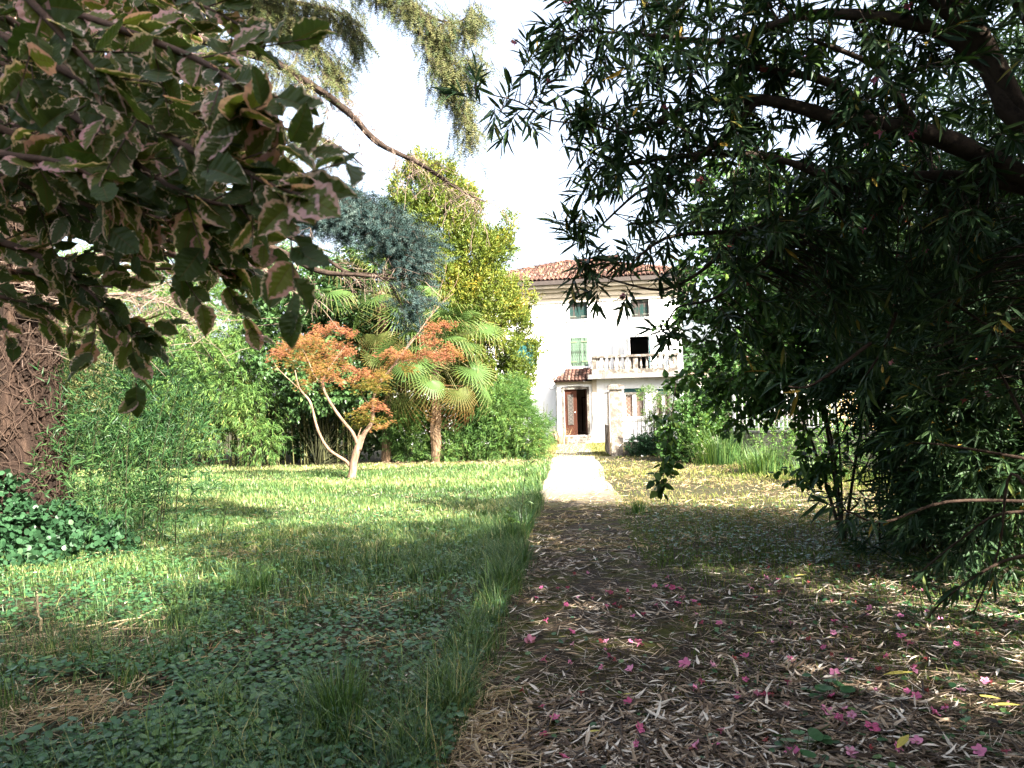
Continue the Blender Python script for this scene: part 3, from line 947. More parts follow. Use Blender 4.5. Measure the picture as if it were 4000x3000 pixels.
# ground-floor room and terrace slab with the balustrade
RV, SV, BV = 1.2, 1.75, 1.5
rx0 = H(2314, 1600, RV)[0]; rx1 = H(2652, 1600, RV)[0]
zs1 = H(2480, 1457, SV)[1]; zs0 = H(2480, 1475, SV)[1]
sx0 = H(2296, 1480, SV)[0]; sx1 = H(2682, 1465, SV)[0]
GW = rect(2437, 1518, 2520, 1632, RV); GW2 = rect(2560, 1520, 2625, 1640, RV)
s = Soup()
wall_holes(s, rx0 + 0.22, rx1, 0, zs0 - 0.003, -RV, -RV + 0.25, [GW, GW2])
s.box(rx1 - 0.25, rx1 - 0.002, -RV + 0.252, -0.002, 0, zs0 - 0.003)
room = s.build('veranda_wall', M['plaster'], villa)
s = Soup(); s.box(rx0, rx0 + 0.218, -RV - 0.05, -0.002, 0, zs0 - 0.002)
s.build('pilaster', M['plaster_cream'], villa)
s = Soup(); s.box(rx0 + 0.24, rx0 + 0.85, -RV - 0.012, -RV - 0.003, 0.02, 0.42)
s.build('damp_patch', M['plaster_peeling'], villa)
s = Soup(); s.box(sx0, sx1, -SV, -0.003, zs0, zs1); s.build('terrace_slab', M['concrete'], villa)
def win(r, v, panes):
    x0, x1, z0, z1 = r
    y = -v + 0.1
    e = thing_part('veranda_window', villa, (0, 0, 0))
    s = Soup(); s.box(x0 + 0.002, x1 - 0.002, y - 0.1, y - 0.03, z1 - 0.2, z1 - 0.002); s.build('roller_blind', M['blind_green'], e)
    s = Soup()
    s.box(x0 + 0.002, x0 + 0.06, y, y + 0.05, z0, z1 - 0.2); s.box(x1 - 0.06, x1 - 0.002, y, y + 0.05, z0, z1 - 0.2)
    s.box(x0 + 0.06, x1 - 0.06, y, y + 0.05, z0 + 0.002, z0 + 0.07); s.box(x0 + 0.06, x1 - 0.06, y, y + 0.05, z1 - 0.27, z1 - 0.2)
    c = (x0 + x1) / 2; s.box(c - 0.07, c + 0.07, y - 0.01, y + 0.05, z0 + 0.07, z1 - 0.27)
    s.build('window_frame', M['white_paint'], e)
    for a, b in ((x0 + 0.06, c - 0.07), (c + 0.07, x1 - 0.06)):
        s = Soup(); s.box(a, b, y + 0.06, y + 0.07, z0 + 0.07, z1 - 0.27); s.build('curtain', M['curtain'], e)
    s = Soup(); s.box(x0 - 0.08, x1 + 0.08, -v - 0.06, -v - 0.002, z0 - 0.1, z0 - 0.002); s.box(x0, x1, -v + 0.002, y + 0.09, z0 - 0.05, z0 - 0.003)
    s.build('window_sill', M['white_paint'], e)
win(GW, RV, 2); win(GW2, RV, 2)

bx0 = H(2316, 1450, BV)[0]; bx1 = H(2645, 1450, BV)[0]
zr1 = H(2480, 1385, BV)[1]; zb0 = zs1; zp = zb0 + 0.19
bal = thing_part('balustrade', villa, (0, 0, 0))
s = Soup()
s.box(bx0 - 0.04, bx1 + 0.04, -BV - 0.11, -BV + 0.11, zb0 + 0.002, zp); s.box(bx0 - 0.04, bx0 + 0.16, -BV + 0.112, -0.005, zb0 + 0.002, zp); s.box(bx1 - 0.16, bx1 + 0.04, -BV + 0.112, -0.005, zb0 + 0.002, zp)
s.build('plinth', M['stone_lichen'], bal)
s = Soup()
s.box(bx0 - 0.07, bx1 + 0.07, -BV - 0.14, -BV + 0.14, zr1 - 0.1, zr1); s.box(bx0 - 0.07, bx0 + 0.2, -BV + 0.142, -0.005, zr1 - 0.1, zr1); s.box(bx1 - 0.2, bx1 + 0.07, -BV + 0.142, -0.005, zr1 - 0.1, zr1)
s.build('handrail', M['stone_lichen'], bal)
pm = H(2482, 1420, BV)[0]
for c, w in ((bx0 + 0.07, 0.2), (pm, 0.22), (bx1 - 0.08, 0.22)):
    s = Soup(); s.box(c - w / 2, c + w / 2, -BV - 0.08, -BV + 0.08, zp + 0.002, zr1 - 0.102); s.build('pedestal', M['stone_lichen'], bal)
hb = zr1 - 0.1 - zp
prof = [(0.05, 0), (0.05, 0.05), (0.03, 0.08), (0.035, 0.12), (0.055, 0.2), (0.058, 0.27), (0.045, 0.4), (0.03, 0.62), (0.026, 0.74), (0.04, 0.78), (0.03, 0.82), (0.05, 0.9), (0.05, 1.0)]
s = Soup(); s.lathe([(r * 1.15, z * hb) for r, z in prof], 10); bmesh_ = s.mesh('baluster', M['stone_lichen'], True)
xb = []
for lo, hi, n in ((bx0 + 0.17, pm - 0.11, 7), (pm + 0.11, bx1 - 0.19, 6)):
    for k in range(n): xb.append(lo + (hi - lo) * (k + 0.5) / n)
for x in xb: link_obj('baluster', bmesh_, bal, (x, -BV, zp))
for y in (-1.15, -0.85, -0.55, -0.25):
    link_obj('baluster', bmesh_, bal, (bx0 + 0.07, y, zp)); link_obj('baluster', bmesh_, bal, (bx1 - 0.07, y, zp))

# porch with the open front door
PV = 1.15
DO = rect(2203, 1522, 2297, 1700, PV)
zf = DO[2]
pl0 = H(2178, 1600, PV)[0]; pl1 = rx0 - 0.003
porch = thing_part('porch', villa, (0, 0, 0))
s = Soup()
zt = H(2230, 1502, PV)[1]
wall_holes(s, pl0, pl1, 0, zt, -PV, -PV + 0.22, [[DO[0] - 0.0, DO[1] + 0.0, zf, DO[3]]])
s.box(pl0, pl0 + 0.2, -PV + 0.222, -0.002, 0, zt)
s.build('porch_wall', M['plaster'], porch)
s = Soup(); s.box(pl0 - 0.04, pl1, -PV - 0.05, -0.004, zt + 0.002, zt + 0.12); s.build('porch_cornice', M['plaster_cream'], porch)
s = Soup()
w = 0.1
s.box(DO[0] - w, DO[0] - 0.002, -PV - 0.04, -PV - 0.002, zf, DO[3] + w); s.box(DO[1] + 0.002, DO[1] + w, -PV - 0.04, -PV - 0.002, zf, DO[3] + w)
s.box(DO[0] - 0.002, DO[1] + 0.002, -PV - 0.04, -PV - 0.002, DO[3] + 0.002, DO[3] + w)
s.build('door_surround', M['stone_lichen'], porch)
s = Soup(); s.tube([(DO[0] + 0.2, -PV - 0.08, DO[3] + 0.17), (DO[0] + 0.85, -PV - 0.08, DO[3] + 0.17)], [0.035, 0.035], 8); s.build('tube_lamp', M['lamp_white'], porch)
# steps
for k in range(3):
    s = Soup(); h = zf / 3
    s.box(DO[0] - 0.16 - k * 0.02, DO[1] + 0.14, -PV - 0.03 - 0.26 * (k + 1) , -PV - 0.045 - 0.0 if k == 0 else -PV - 0.035 - 0.26 * k, 0, zf - h * k - 0.015)
    s.build('step', M['stone_lichen'], porch)
# hall behind the door
s = Soup()
s.box(DO[0] - 0.3, pl1 - 0.02, -PV + 0.23, 3.6, zf - 0.06, zf - 0.01)
s.build('hall_floor', M['soil_floor'], porch)
s = Soup()
s.box(DO[0] - 0.35, DO[0] - 0.25, 0.4, 3.6, zf, 2.85); s.box(pl1 - 0.02 + 0.6, pl1 + 0.7, 0.4, 3.6, zf, 2.85)
s.box(DO[0] - 0.25, pl1 + 0.58, 3.6, 3.7, zf, 2.85)
s.build('hall_wall', M['interior'], porch)
s = Soup(); s.box(DO[0] + 0.45, DO[0] + 0.5, 3.52, 3.59, zf, 2.1); s.box(DO[0] + 0.95, DO[0] + 1.0, 3.52, 3.59, zf, 2.1); s.box(DO[0] + 0.5, DO[0] + 0.95, 3.52, 3.59, 2.05, 2.1)
s.build('inner_door_frame', M['door_wood'], porch)
s = Soup(); s.box(DO[0] + 1.12, DO[0] + 1.18, 3.56, 3.595, 1.25, 1.35); s.build('wall_switch', M['white_paint'], porch)
dw = (DO[1] - DO[0]) * 0.53
dh = DO[3] - zf
e = thing_part('door_leaf', porch, (DO[0] + 0.012, -PV + 0.06, zf + 0.004)); e['label'] = 'brown door leaf with tall lattice grille, closed'
s = Soup(); s.box(0, dw, 0, 0.05, 0, dh - 0.02); s.build('panel', M['door_wood'], e)
s = Soup(); s.box(dw * 0.30, dw * 0.66, -0.02, -0.002, dh * 0.23, dh * 0.885); s.build('grille_plate', M['grille'], e)
s = Soup()
zs_ = np.linspace(dh * 0.23, dh * 0.885, 9)
for k in range(8):
    a, b = dw * 0.26, dw * 0.70
    s.tube([(a, -0.03, zs_[k]), (b, -0.03, zs_[k + 1])], [0.008, 0.008], 4, sub=1); s.tube([(b, -0.035, zs_[k]), (a, -0.035, zs_[k + 1])], [0.008, 0.008], 4, sub=1)
for x in (dw * 0.27, dw * 0.69): s.tube([(x, -0.03, zs_[0]), (x, -0.03, zs_[-1])], [0.01, 0.01], 4, sub=1)
s.build('grille_bars', M['iron_grey'], e)
s = Soup(); s.lathe([(0.012, 0), (0.03, 0.02), (0.03, 0.05), (0.01, 0.07)], 8); o = s.build('handle', M['pale_metal'], e); o.location = (dw * 0.84, 0, dh * 0.5); o.rotation_euler = (radians(90), 0, 0)
e = thing_part('door_leaf', porch, (DO[1] - 0.012, -PV + 0.08, zf + 0.004), (0, 0, radians(98))); e['label'] = 'brown door leaf standing open into the dark hall'
s = Soup(); s.box(0, dw * 0.85, 0, 0.05, 0, dh - 0.02); s.build('panel', M['door_wood'], e)
# small tiled porch roof, hipped on its left
x0, x1 = pl0 - 0.2, pl1 + 0.02
zr0, zr2 = zt + 0.125, zt + 0.72
s = Soup()
V = [(x0, -PV - 0.28, zr0), (x1, -PV - 0.28, zr0), (x1, -0.003, zr2), (x0 + 0.72, -0.003, zr2), (x0, -0.003, zr0)]
s.poly(V, [(0, 1, 2, 3), (0, 3, 4), (0, 4, 2, 1)])
proof = s.build('porch_roof', M['tile'], porch)
sl = sqrt((PV + 0.28) ** 2 + 0.6 ** 2)
tup = np.array((0, (PV + 0.28) / sl, 0.6 / sl)); tn = np.array((0, -tup[2], tup[1]))
m2 = tile_mesh('tile', 0.4, 0.075, 0.062, 0.07, M['tile']).mesh('porch_tile', M['tile'], True)
nc = 10
for c in range(nc):
    for r in range(5):
        u = x0 + 0.08 + c * (x1 - x0 - 0.12) / nc
        if u < x0 + 0.72 * (r * 0.31 / sl) - 0.02: continue
        p = np.array((u, -PV - 0.28, zr0)) + tup * r * 0.30 + tn * 0.012
        a = random.gauss(0, 0.05)
        leaf_objects('porch_tile', [m2], [p], [np.stack([(cos(a), 0, sin(a)), tup, tn], 1)], [1.0], proof)
# downpipe and cable left of the porch
s = Soup(); s.tube([(pl0 - 0.1, -0.5, 0.3), (pl0 - 0.1, -0.5, 2.3), (pl0 - 0.1, -0.1, 2.5)], [0.03] * 3, 8); s.build('downpipe', M['pale_metal'], porch)
s = Soup(); s.tube([H(2144, 1513, 0.05)[:1] + (-0.05,) + H(2144, 1513, 0.05)[1:], (pl0 - 0.35, -0.3, 2.42), (pl0, -0.8, 2.52)], [0.008] * 3, 4); s.build('cable', M['gutter'], porch)
# lower annex seen through the bushes on the left
s = Soup(); s.box(-9.5, XL - 0.003, 0.4, 6, 0, 3.1); s.build('annex_wall', M['plaster'], villa)
s = Soup(); s.poly([(-9.8, 0.1, 3.1), (XL - 0.004, 0.1, 3.1), (XL - 0.004, 6, 4.2), (-9.8, 6, 4.2), (-9.8, 6, 3.1), (XL - 0.004, 6, 3.1)], [(0, 1, 2, 3), (0, 3, 4), (0, 4, 5, 1), (1, 5, 2)]); s.build('annex_roof', M['tile'], villa)

# white pole leaning beside the door
def HL(lx, ly, z):
    q = HO + HU * lx + HW * ly
    return (float(q[0]), float(q[1]), z)
a = H(2308, 1732, PV + 0.3); b = H(2316, 1530, PV + 0.02)
s = Soup(); s.tube([HL(a[0] + 0.0, -PV - 0.3, 0.02), HL(a[0] + 0.12, -PV - 0.22, 0.7), HL(b[0], -PV - 0.1, 1.3), HL(b[0] - 0.02, -PV - 0.07, 2.2)], [0.035, 0.03, 0.02, 0.015], 6)
tag(s.build('pole', M['pale_metal']), 'pale bent pole leaning on the wall right of the front door', 'pole')

# ------------------------------------------------------------------ gate pillar, open gate leaf, fence
pxw, pyw = 3.32, 24.5
s = Soup()
s.box(-0.19, 0.19, -0.19, 0.19, -0.05, 2.12)
pil = thing('gate_pillar', 'square mottled concrete gate pillar with flat cap', 'pillar', (pxw, pyw, 0), radians(-5))
s.build('shaft', M['stone_pillar'], pil)
s = Soup(); s.box(-0.25, 0.25, -0.25, 0.25, 2.122, 2.26); s.box(-0.17, 0.17, -0.17, 0.17, 2.262, 2.29); s.build('cap', M['stone_lichen'], pil)
ga = atan2(26.45 - 24.4, 3.20 - 3.09)
gate = thing('gate_leaf', 'rusty iron gate leaf standing open against the pillar', 'gate', (3.07, 24.36, 0.06), ga)
GL, GHt = 2.0, 2.0
s = Soup()
for x in (0, GL): s.box(x - 0.025, x + 0.025, -0.02, 0.02, 0, GHt - (0 if x == 0 else 0.1))
for z in (0.0, 0.88, GHt - 0.04): s.box(0.026, GL - 0.026, -0.018, 0.018, z, z + 0.035)
s.build('gate_frame', M['iron'], gate)
s = Soup(); s.box(0.03, GL - 0.03, -0.006, 0.006, 0.04, 0.878); s.build('gate_panel', M['gate_panel'], gate)
for a, b in (((0.03, 0.02, 0.05), (GL - 0.03, 0.02, 0.87)), ((0.03, 0.026, 0.87), (GL - 0.03, 0.026, 0.05))):
    s = Soup(); s.tube([a, b], [0.012, 0.012], 4, sub=1); s.build('brace', M['iron'], gate)
def mesh_net(x0, x1, z0, z1, c, r):
    s = Soup(); A, B = [], []
    w, h = x1 - x0, z1 - z0
    k = -h
    while k < w:
        for sg in (1, -1):
            a0, a1 = max(k, 0), min(k + h, w)
            p, q = (a0, a0 - k), (a1, a1 - k)
            if sg < 0: p, q = (w - p[0], p[1]), (w - q[0], q[1])
            A.append((x0 + p[0], 0.004 * sg, z0 + p[1])); B.append((x0 + q[0], 0.004 * sg, z0 + q[1]))
        k += c
    s.sticks(A, B, r, r)
    return s
o = mesh_net(0.03, GL - 0.03, 0.92, GHt - 0.05, 0.12, 0.004).build('wire_mesh', M['wire'], gate)
s = Soup(); s.box(GL - 0.02, GL + 0.1, -0.03, -0.022, 0.95, 1.0); s.build('latch', M['iron_grey'], gate)

FA = np.array((3.55, 24.55)); FB = np.array((9.2, 23.9))
fl = float(np.linalg.norm(FB - FA)); fa = atan2(*(FB - FA)[::-1])
fence = thing('garden_fence', 'iron bar and wire mesh fence on a low wall beside the gate pillar', 'fence', (FA[0], FA[1], 0), fa)
s = Soup(); s.box(0, fl, -0.11, 0.11, -0.05, 0.44); s.build('low_wall', M['wall_concrete'], fence)
s = Soup(); s.box(-0.011, 0.011, -0.011, 0.011, 0.442, 1.98); bar_m = s.mesh('bar', M['iron_grey'])
s = Soup(); s.box(-0.03, 0.03, -0.02, 0.02, 0.442, 2.05); post_m = s.mesh('post', M['wire'])
x, k = 0.3, 0
while x < fl:
    if k % 12 == 6: link_obj('post', post_m, fence, (x, 0, 0))
    elif random.random() > 0.05: link_obj('bar', bar_m, fence, (x, random.uniform(-0.004, 0.004), random.uniform(-0.02, 0.02)), rot=(0, random.gauss(0, 0.004), 0))
    x += 0.13; k += 1
for z in (0.5, 1.15, 1.99):
    s = Soup(); s.box(0.02, fl - 0.02, 0.013, 0.028, z, z + 0.022); s.build('rail', M['iron_grey'], fence)
mesh_net(0.02, fl, 0.46, 2.03, 0.13, 0.0042).build('wire_mesh', M['wire'], fence).location = (0, 0.04, 0)

# concrete boundary wall on the right with the white railing on top
B0, B1 = np.array((5.9, 20.6)), np.array((11.6, 13.2))
bl = float(np.linalg.norm(B1 - B0)); ba = atan2(*(B1 - B0)[::-1])
bw = thing('boundary_wall', 'stained low concrete boundary wall below the white railing', 'wall', (B0[0], B0[1], 0), ba)
s = Soup(); s.box(0, bl, -0.14, 0.14, -0.1, 0.52); s.build('wall_base', M['wall_concrete'], bw)
s = Soup(); s.box(0, bl, -0.09, 0.09, 0.522, 0.8); s.build('wall_top', M['wall_concrete'], bw)
s = Soup(); s.box(0, bl, -0.12, 0.12, 0.802, 0.85); s.build('coping', M['concrete'], bw)
rail = thing('street_railing', 'white painted bar railing on top of the concrete boundary wall', 'railing', (B0[0], B0[1], 0.85), ba)
for z in (0.08, 0.28, 0.98):
    s = Soup(); s.box(0, bl, -0.015, 0.015, z, z + 0.03); s.build('rail', M['white_paint'], rail)
s = Soup(); s.box(-0.01, 0.01, -0.01, 0.01, 0.11, 1.05); bm_ = s.mesh('bar', M['white_paint'])
s = Soup(); s.box(-0.03, 0.03, -0.03, 0.03, 0.0, 1.08); pm_ = s.mesh('post', M['white_paint'])
for k in range(int(bl / 0.12)):
    link_obj('post' if k % 12 == 0 else 'bar', pm_ if k % 12 == 0 else bm_, rail, (0.06 + k * 0.12, 0.032, 0) if k % 12 else (0.06 + k * 0.12, 0, 0))

# neighbouring houses across the street
def house(label, x, y, rz, w, d, h, rh, wall, wins, rmat=None):
    t = thing('neighbour_house', label, 'house', (x, y, 0), rz)
    s = Soup(); wall_holes(s, -w / 2, w / 2, 0, h, 0, 0.3, wins)
    s.box(-w / 2, -w / 2 + 0.3, 0.301, d, 0, h); s.box(w / 2 - 0.3, w / 2, 0.301, d, 0, h); s.box(-w / 2 + 0.3, w / 2 - 0.3, d - 0.3, d, 0, h)
    s.build('wall', wall, t)
    s = Soup(); o = 0.45
    V = [(-w / 2 - o, -o, h), (w / 2 + o, -o, h), (w / 2 + o, d + o, h), (-w / 2 - o, d + o, h), (-w / 2 + d / 2, d / 2, h + rh), (w / 2 - d / 2, d / 2, h + rh)]
    s.poly(V, [(0, 1, 5, 4), (1, 2, 5), (2, 3, 4, 5), (3, 0, 4), (3, 2, 1, 0)])
    s.build('roof', M['tile'], t)
    for r in wins:
        e = thing_part('window', t, (0, 0, 0))
        s = Soup(); s.box(r[0] + 0.002, r[1] - 0.002, 0.12, 0.16, r[2] + 0.002, r[3] - 0.002); s.build('pane', M['glass'], e)
        s = Soup(); c = (r[0] + r[1]) / 2; s.box(c - 0.04, c + 0.04, 0.08, 0.118, r[2] + 0.01, r[3] - 0.01); s.box(r[0] + 0.01, r[0] + 0.07, 0.08, 0.118, r[2] + 0.01, r[3] - 0.01); s.box(r[1] - 0.07, r[1] - 0.01, 0.08, 0.118, r[2] + 0.01, r[3] - 0.01); s.build('frame', M['white_paint'], e)
    return t
M['ochre'] = stain_mat('ochre_plaster', (0.62, 0.44, 0.20), (0.42, 0.30, 0.16), 0.2, 1.0, b=0.1)
M['pale_plaster'] = stain_mat('pale_plaster', (0.72, 0.68, 0.60), (0.5, 0.46, 0.4), 0.15, 1.0, b=0.1)
house('ochre neighbouring house behind the white street railing', 18.5, 33, radians(-25), 9, 7, 3.1, 1.3, M['ochre'], [[-3, -1.9, 0.9, 2.3], [-0.6, 0.5, 0.9, 2.3], [1.8, 2.9, 0.9, 2.3]])
house('pale neighbouring house with low red tile roof right of the villa', 15.5, 43, radians(-12), 10, 8, 3.3, 1.5, M['pale_plaster'], [[-3.6, -2.5, 0.9, 2.3], [0.6, 1.7, 0.9, 2.3]])

# ------------------------------------------------------------------ trees and shrubs
def wpts(L, d=None):
    """[(px,py,d)] -> world points"""
    return np.array([W(*(q if len(q) == 3 else (*q, d))) for q in L])

def densify(P, step=0.15):
    out = []
    for a, b in zip(P[:-1], P[1:]):
        n = max(1, int(np.linalg.norm(b - a) / step))
        out += [a + (b - a) * k / n for k in range(n)]
    return np.array(out + [P[-1]])

# ---- oleander arching over the path on the right
OB = [W(2330, 90, 4.8), W(2160, 160, 5.0), W(2500, 300, 4.8), W(2350, 560, 5.0), W(2420, 800, 5.0), W(2700, 480, 4.6), W(2900, 180, 4.6),
      W(2780, 820, 5.0), W(3100, 560, 4.8), W(3300, 200, 4.5), W(3400, 850, 5.2), W(3700, 420, 4.6), W(3850, 850, 5.0),
      W(2330, 1060, 5.3), W(2520, 1060, 5.2), W(2650, 1150, 5.3), W(2590, 1240, 5.4), W(3050, 1100, 5.4), W(3500, 1150, 6.0), W(3900, 1200, 5.5)]
OR = [.42, .24, .5, .3, .36, .6, .6, .5, .75, .75, .75, .8, .85, .12, .2, .22, .1, .5, .7, .8]
blobs = [(*p, r) for p, r in zip(OB, OR)]
blobs += [(1.4, 4.8, 4.9, .9), (3.0, 4.5, 4.9, 1.1), (4.8, 5.0, 4.5, 1.3), (2.4, 3.2, 5.0, 1.1), (4.6, 2.7, 4.5, 1.4), (5.4, 5.6, 3.8, 1.3), (0.5, 4.6, 4.9, .7)]
ROOT = np.array((3.9, 4.7, 0.0))
HUB = W(4120, 760, 4.6)
limbs = [
    ([ROOT, ROOT + (-.05, 0, 1.0), ROOT + (-.3, -.05, 2.0), HUB], [.11, .10, .085, .07]),
    ([HUB, *wpts([(3900, 640, 4.6), (3600, 515, 4.6), (3300, 470, 4.7), (2980, 390, 4.7), (2700, 420, 4.8), (2480, 520, 4.9), (2300, 480, 5.0)])], [.07, .062, .055, .045, .034, .024, .014, .006]),
    ([HUB, *wpts([(3860, 705, 4.7), (3600, 690, 4.8), (3320, 730, 4.9), (3150, 830, 5.0), (2900, 900, 5.1), (2600, 930, 5.1), (2420, 1080, 5.2)])], [.05, .045, .038, .034, .026, .018, .012, .005]),
    ([HUB + (.1, .1, -.2), *wpts([(4040, 560, 4.5), (3930, 420, 4.5), (3850, 260, 4.5), (3700, 140, 4.5), (3480, 75, 4.5), (3150, 60, 4.6), (2850, 160, 4.7), (2550, 140, 4.8), (2280, 120, 4.9)])], [.06, .055, .055, .05, .045, .038, .03, .022, .014, .006]),
    ([*wpts([(3850, 260, 4.5), (3640, -20, 4.4), (3300, -250, 4.3), (2800, -300, 4.5), (2300, -200, 4.7)])], [.045, .04, .03, .02, .008]),
    ([*wpts([(4000, 520, 4.5), (4080, 250, 4.3), (3950, -50, 4.2), (3600, -500, 4.2)])], [.05, .045, .035, .015]),
    ([*wpts([(3400, 470, 4.7), (3250, 330, 4.6), (3050, 280, 4.6), (2800, 250, 4.7), (2600, 290, 4.8)])], [.035, .028, .02, .014, .006]),
    ([*wpts([(3600, 515, 4.6), (3500, 380, 4.5), (3400, 250, 4.4), (3150, 150, 4.4)])], [.03, .024, .017, .008]),
    ([*wpts([(2960, 390, 4.7), (2800, 560, 4.8), (2600, 700, 4.9), (2480, 760, 5.0), (2330, 900, 5.0)])], [.024, .02, .014, .01, .005]),
    ([*wpts([(3300, 730, 4.9), (3100, 640, 4.8), (2900, 600, 4.8), (2650, 610, 4.9), (2420, 640, 5.0), (2260, 560, 5.0)])], [.028, .022, .018, .014, .01, .005]),
    ([*wpts([(2900, 900, 5.1), (2750, 1050, 5.2), (2600, 1130, 5.3), (2450, 1110, 5.3), (2300, 1060, 5.3)])], [.017, .013, .009, .007, .004]),
    ([*wpts([(3150, 830, 5.0), (3000, 1000, 5.3), (2800, 1160, 5.4), (2650, 1200, 5.4), (2600, 1280, 5.4)])], [.02, .016, .011, .007, .004]),
    ([*wpts([(2300, 480, 5.0), (2150, 470, 5.0), (2030, 400, 5.0), (1920, 370, 5.0), (1850, 340, 5.0)])], [.006, .0055, .005, .004, .003]),
    ([HUB, (2.6, 4.4, 3.9), (1.8, 4.6, 4.9), (0.9, 4.7, 5.2)], [.06, .045, .03, .01]),
    ([HUB, (3.6, 4.4, 4.2), (3.3, 4.4, 5.4), (3.0, 4.2, 6.2)], [.06, .045, .03, .01]),
    ([HUB, (4.4, 4.6, 3.6), (5.0, 4.9, 4.8), (5.4, 5.4, 5.6)], [.06, .045, .03, .01]),
    ([ROOT + (0, -.1, .1), (4.5, 3.7, 1.8), (4.7, 3.0, 3.4), (4.4, 2.8, 5.0)], [.09, .07, .05, .02]),
    ([ROOT + (0, -.1, .1), (3.9, 3.8, 1.8), (3.2, 3.4, 3.8), (2.4, 3.2, 5.4)], [.08, .065, .045, .015]),
    ([ROOT + (.1, .1, .1), (4.7, 5.3, 1.6), (5.2, 6.0, 3.0), (5.5, 6.4, 4.6)], [.09, .07, .05, .02]),
]
sb = Soup(); node_P = []
for P, r in limbs:
    P = np.array([np.asarray(q, float) for q in P])
    sb.tube(P, r, 8, rough=0.05, sub=5)
    q, _ = smooth(P, np.array(r), 6)
    node_P.append(q[2:])
node_P = np.concatenate(node_P)
N = 2300
tip, dd, kk = blob_points(blobs, N, 0.45)
tip = tip[(gnoise(tip, 2.2, 5) > -0.55) | (tip[:, 2] > 4.3)]
extra = wpts([(1860, 300, 5), (1800, 365, 5), (1930, 480, 5), (1975, 520, 5), (2085, 500, 5), (2060, 430, 5), (1990, 360, 5), (2140, 330, 4.9), (2110, 300, 4.9),
              (2170, 170, 4.9), (2210, 250, 4.9), (2240, 870, 5.0), (2190, 870, 5.0), (2225, 920, 5.0), (2240, 1110, 5.3), (2270, 1150, 5.3), (2330, 1170, 5.3), (2300, 1080, 5.3),
              (2560, 1290, 5.4), (2600, 1330, 5.4), (2660, 1290, 5.4), (2250, 760, 5.0), (2440, 1180, 5.3)])
tip = np.concatenate([tip, extra])
D2 = ((tip[:, None] - node_P[None]) ** 2).sum(2)
D2 += 0.3 * np.maximum(0, node_P[None, :, 2] - tip[:, None, 2] - 0.1)
near = node_P[D2.argmin(1)]
vec = tip - near
mid = near + vec * 0.5 + np.array((0, 0, 0.08)) * np.linalg.norm(vec, axis=1)[:, None] + rng.normal(size=vec.shape) * 0.03
dist = np.linalg.norm(vec, axis=1)
sb.sticks(near, mid, 0.003 + 0.005 * np.minimum(dist, 1.2), 0.003 + 0.003 * np.minimum(dist, 1.2))
sb.sticks(mid, tip, 0.003 + 0.003 * np.minimum(dist, 1.2), 0.0025)
D = nrm(nrm(tip - mid) + rng.normal(size=tip.shape) * 0.35 + np.array((0, 0, -0.05)))
L = rng.uniform(0.16, 0.34, len(tip))
base = tip - D * L[:, None] * 0.75
sb.sticks(base, base + D * L[:, None], 0.003, 0.002)
oleander = thing('oleander_tree', 'large dark oleander arching its limbs over the path from the right', 'oleander', tuple(ROOT))
def rel(root, soup=None):
    if soup is not None:
        for v in soup.V: v -= root
pos, R, sz = twig_leaves(base, D, L, 19, 0.145, 0.95, 0.12, jit=0.3, upn=0.5)
idx, restm = pick_large(pos, sz, 300)
rel(ROOT, sb)
sb.build('branches', M['bark_oleander'], oleander, smooth_=True)
so = Soup(); tt = rng.random(len(pos))
so.cloud(LANCE, pos[restm] - ROOT, R[restm], sz[restm], tt[restm])
ole_leaves = so.build('leaves', M['oleander'], oleander, kind='stuff')
def single(T, mat, nm='leaf'):
    s = Soup(); s.add(T[0], T[1], 0.5, 0, T[2]); return s.mesh(nm, mat)
OL = [single(LANCE, M['oleander_o']), single(LANCE2, M['oleander_o'])]
leaf_objects('leaf', OL, pos[idx] - ROOT, R[idx], sz[idx], oleander)
# blossoms: five petals round a short tube
pv, pf = [], []
for k in range(5):
    a = k * 2 * pi / 5; b = len(pv)
    c_, s_ = cos(a), sin(a)
    for (u, v_, z) in ((0.05, -0.05, 0), (0.05, 0.05, 0), (0.3, -0.19, 0.12), (0.32, 0.21, 0.1), (0.52, -0.08, 0.1), (0.5, 0.17, 0.17)):
        pv.append((u * c_ - v_ * s_, u * s_ + v_ * c_, z))
    pf += [(b, b + 1, b + 3), (b, b + 3, b + 2), (b + 2, b + 3, b + 5), (b + 2, b + 5, b + 4)]
b = len(pv)
for a in range(4): pv.append((0.07 * cos(a * pi / 2), 0.07 * sin(a * pi / 2), 0.02)); pv.append((0.03 * cos(a * pi / 2), 0.03 * sin(a * pi / 2), -0.45))
for a in range(4):
    i, j = b + 2 * a, b + 2 * ((a + 1) % 4)
    pf += [(i, j, j + 1), (i, j + 1, i + 1)]
pv = np.array(pv, float); pv[:20 + 10] += rng.normal(size=(30, 3)) * (.03, .03, .06)
FLOWER = (pv, np.array(pf), np.zeros((len(pv), 2)))
fv = FLOWER[0].copy(); fv[:, 0] *= 0.7; fv[:, 2] += 0.25 * np.abs(fv[:, 1]); FLOWER2 = (fv, FLOWER[1], FLOWER[2])
FM = [single(FLOWER, M['blossom'], 'blossom'), single(FLOWER2, M['blossom'], 'blossom'), single(FLOWER2, M['blossom_faded'], 'blossom')]
vis = np.where(inframe(tip))[0]
ch_ = rng.choice(vis, 46, replace=False)
p = tip[ch_] - ROOT + rng.normal(size=(46, 3)) * 0.04
leaf_objects('blossom', FM, p, frames(rdirs(46)), rng.uniform(0.045, 0.065, 46), oleander)

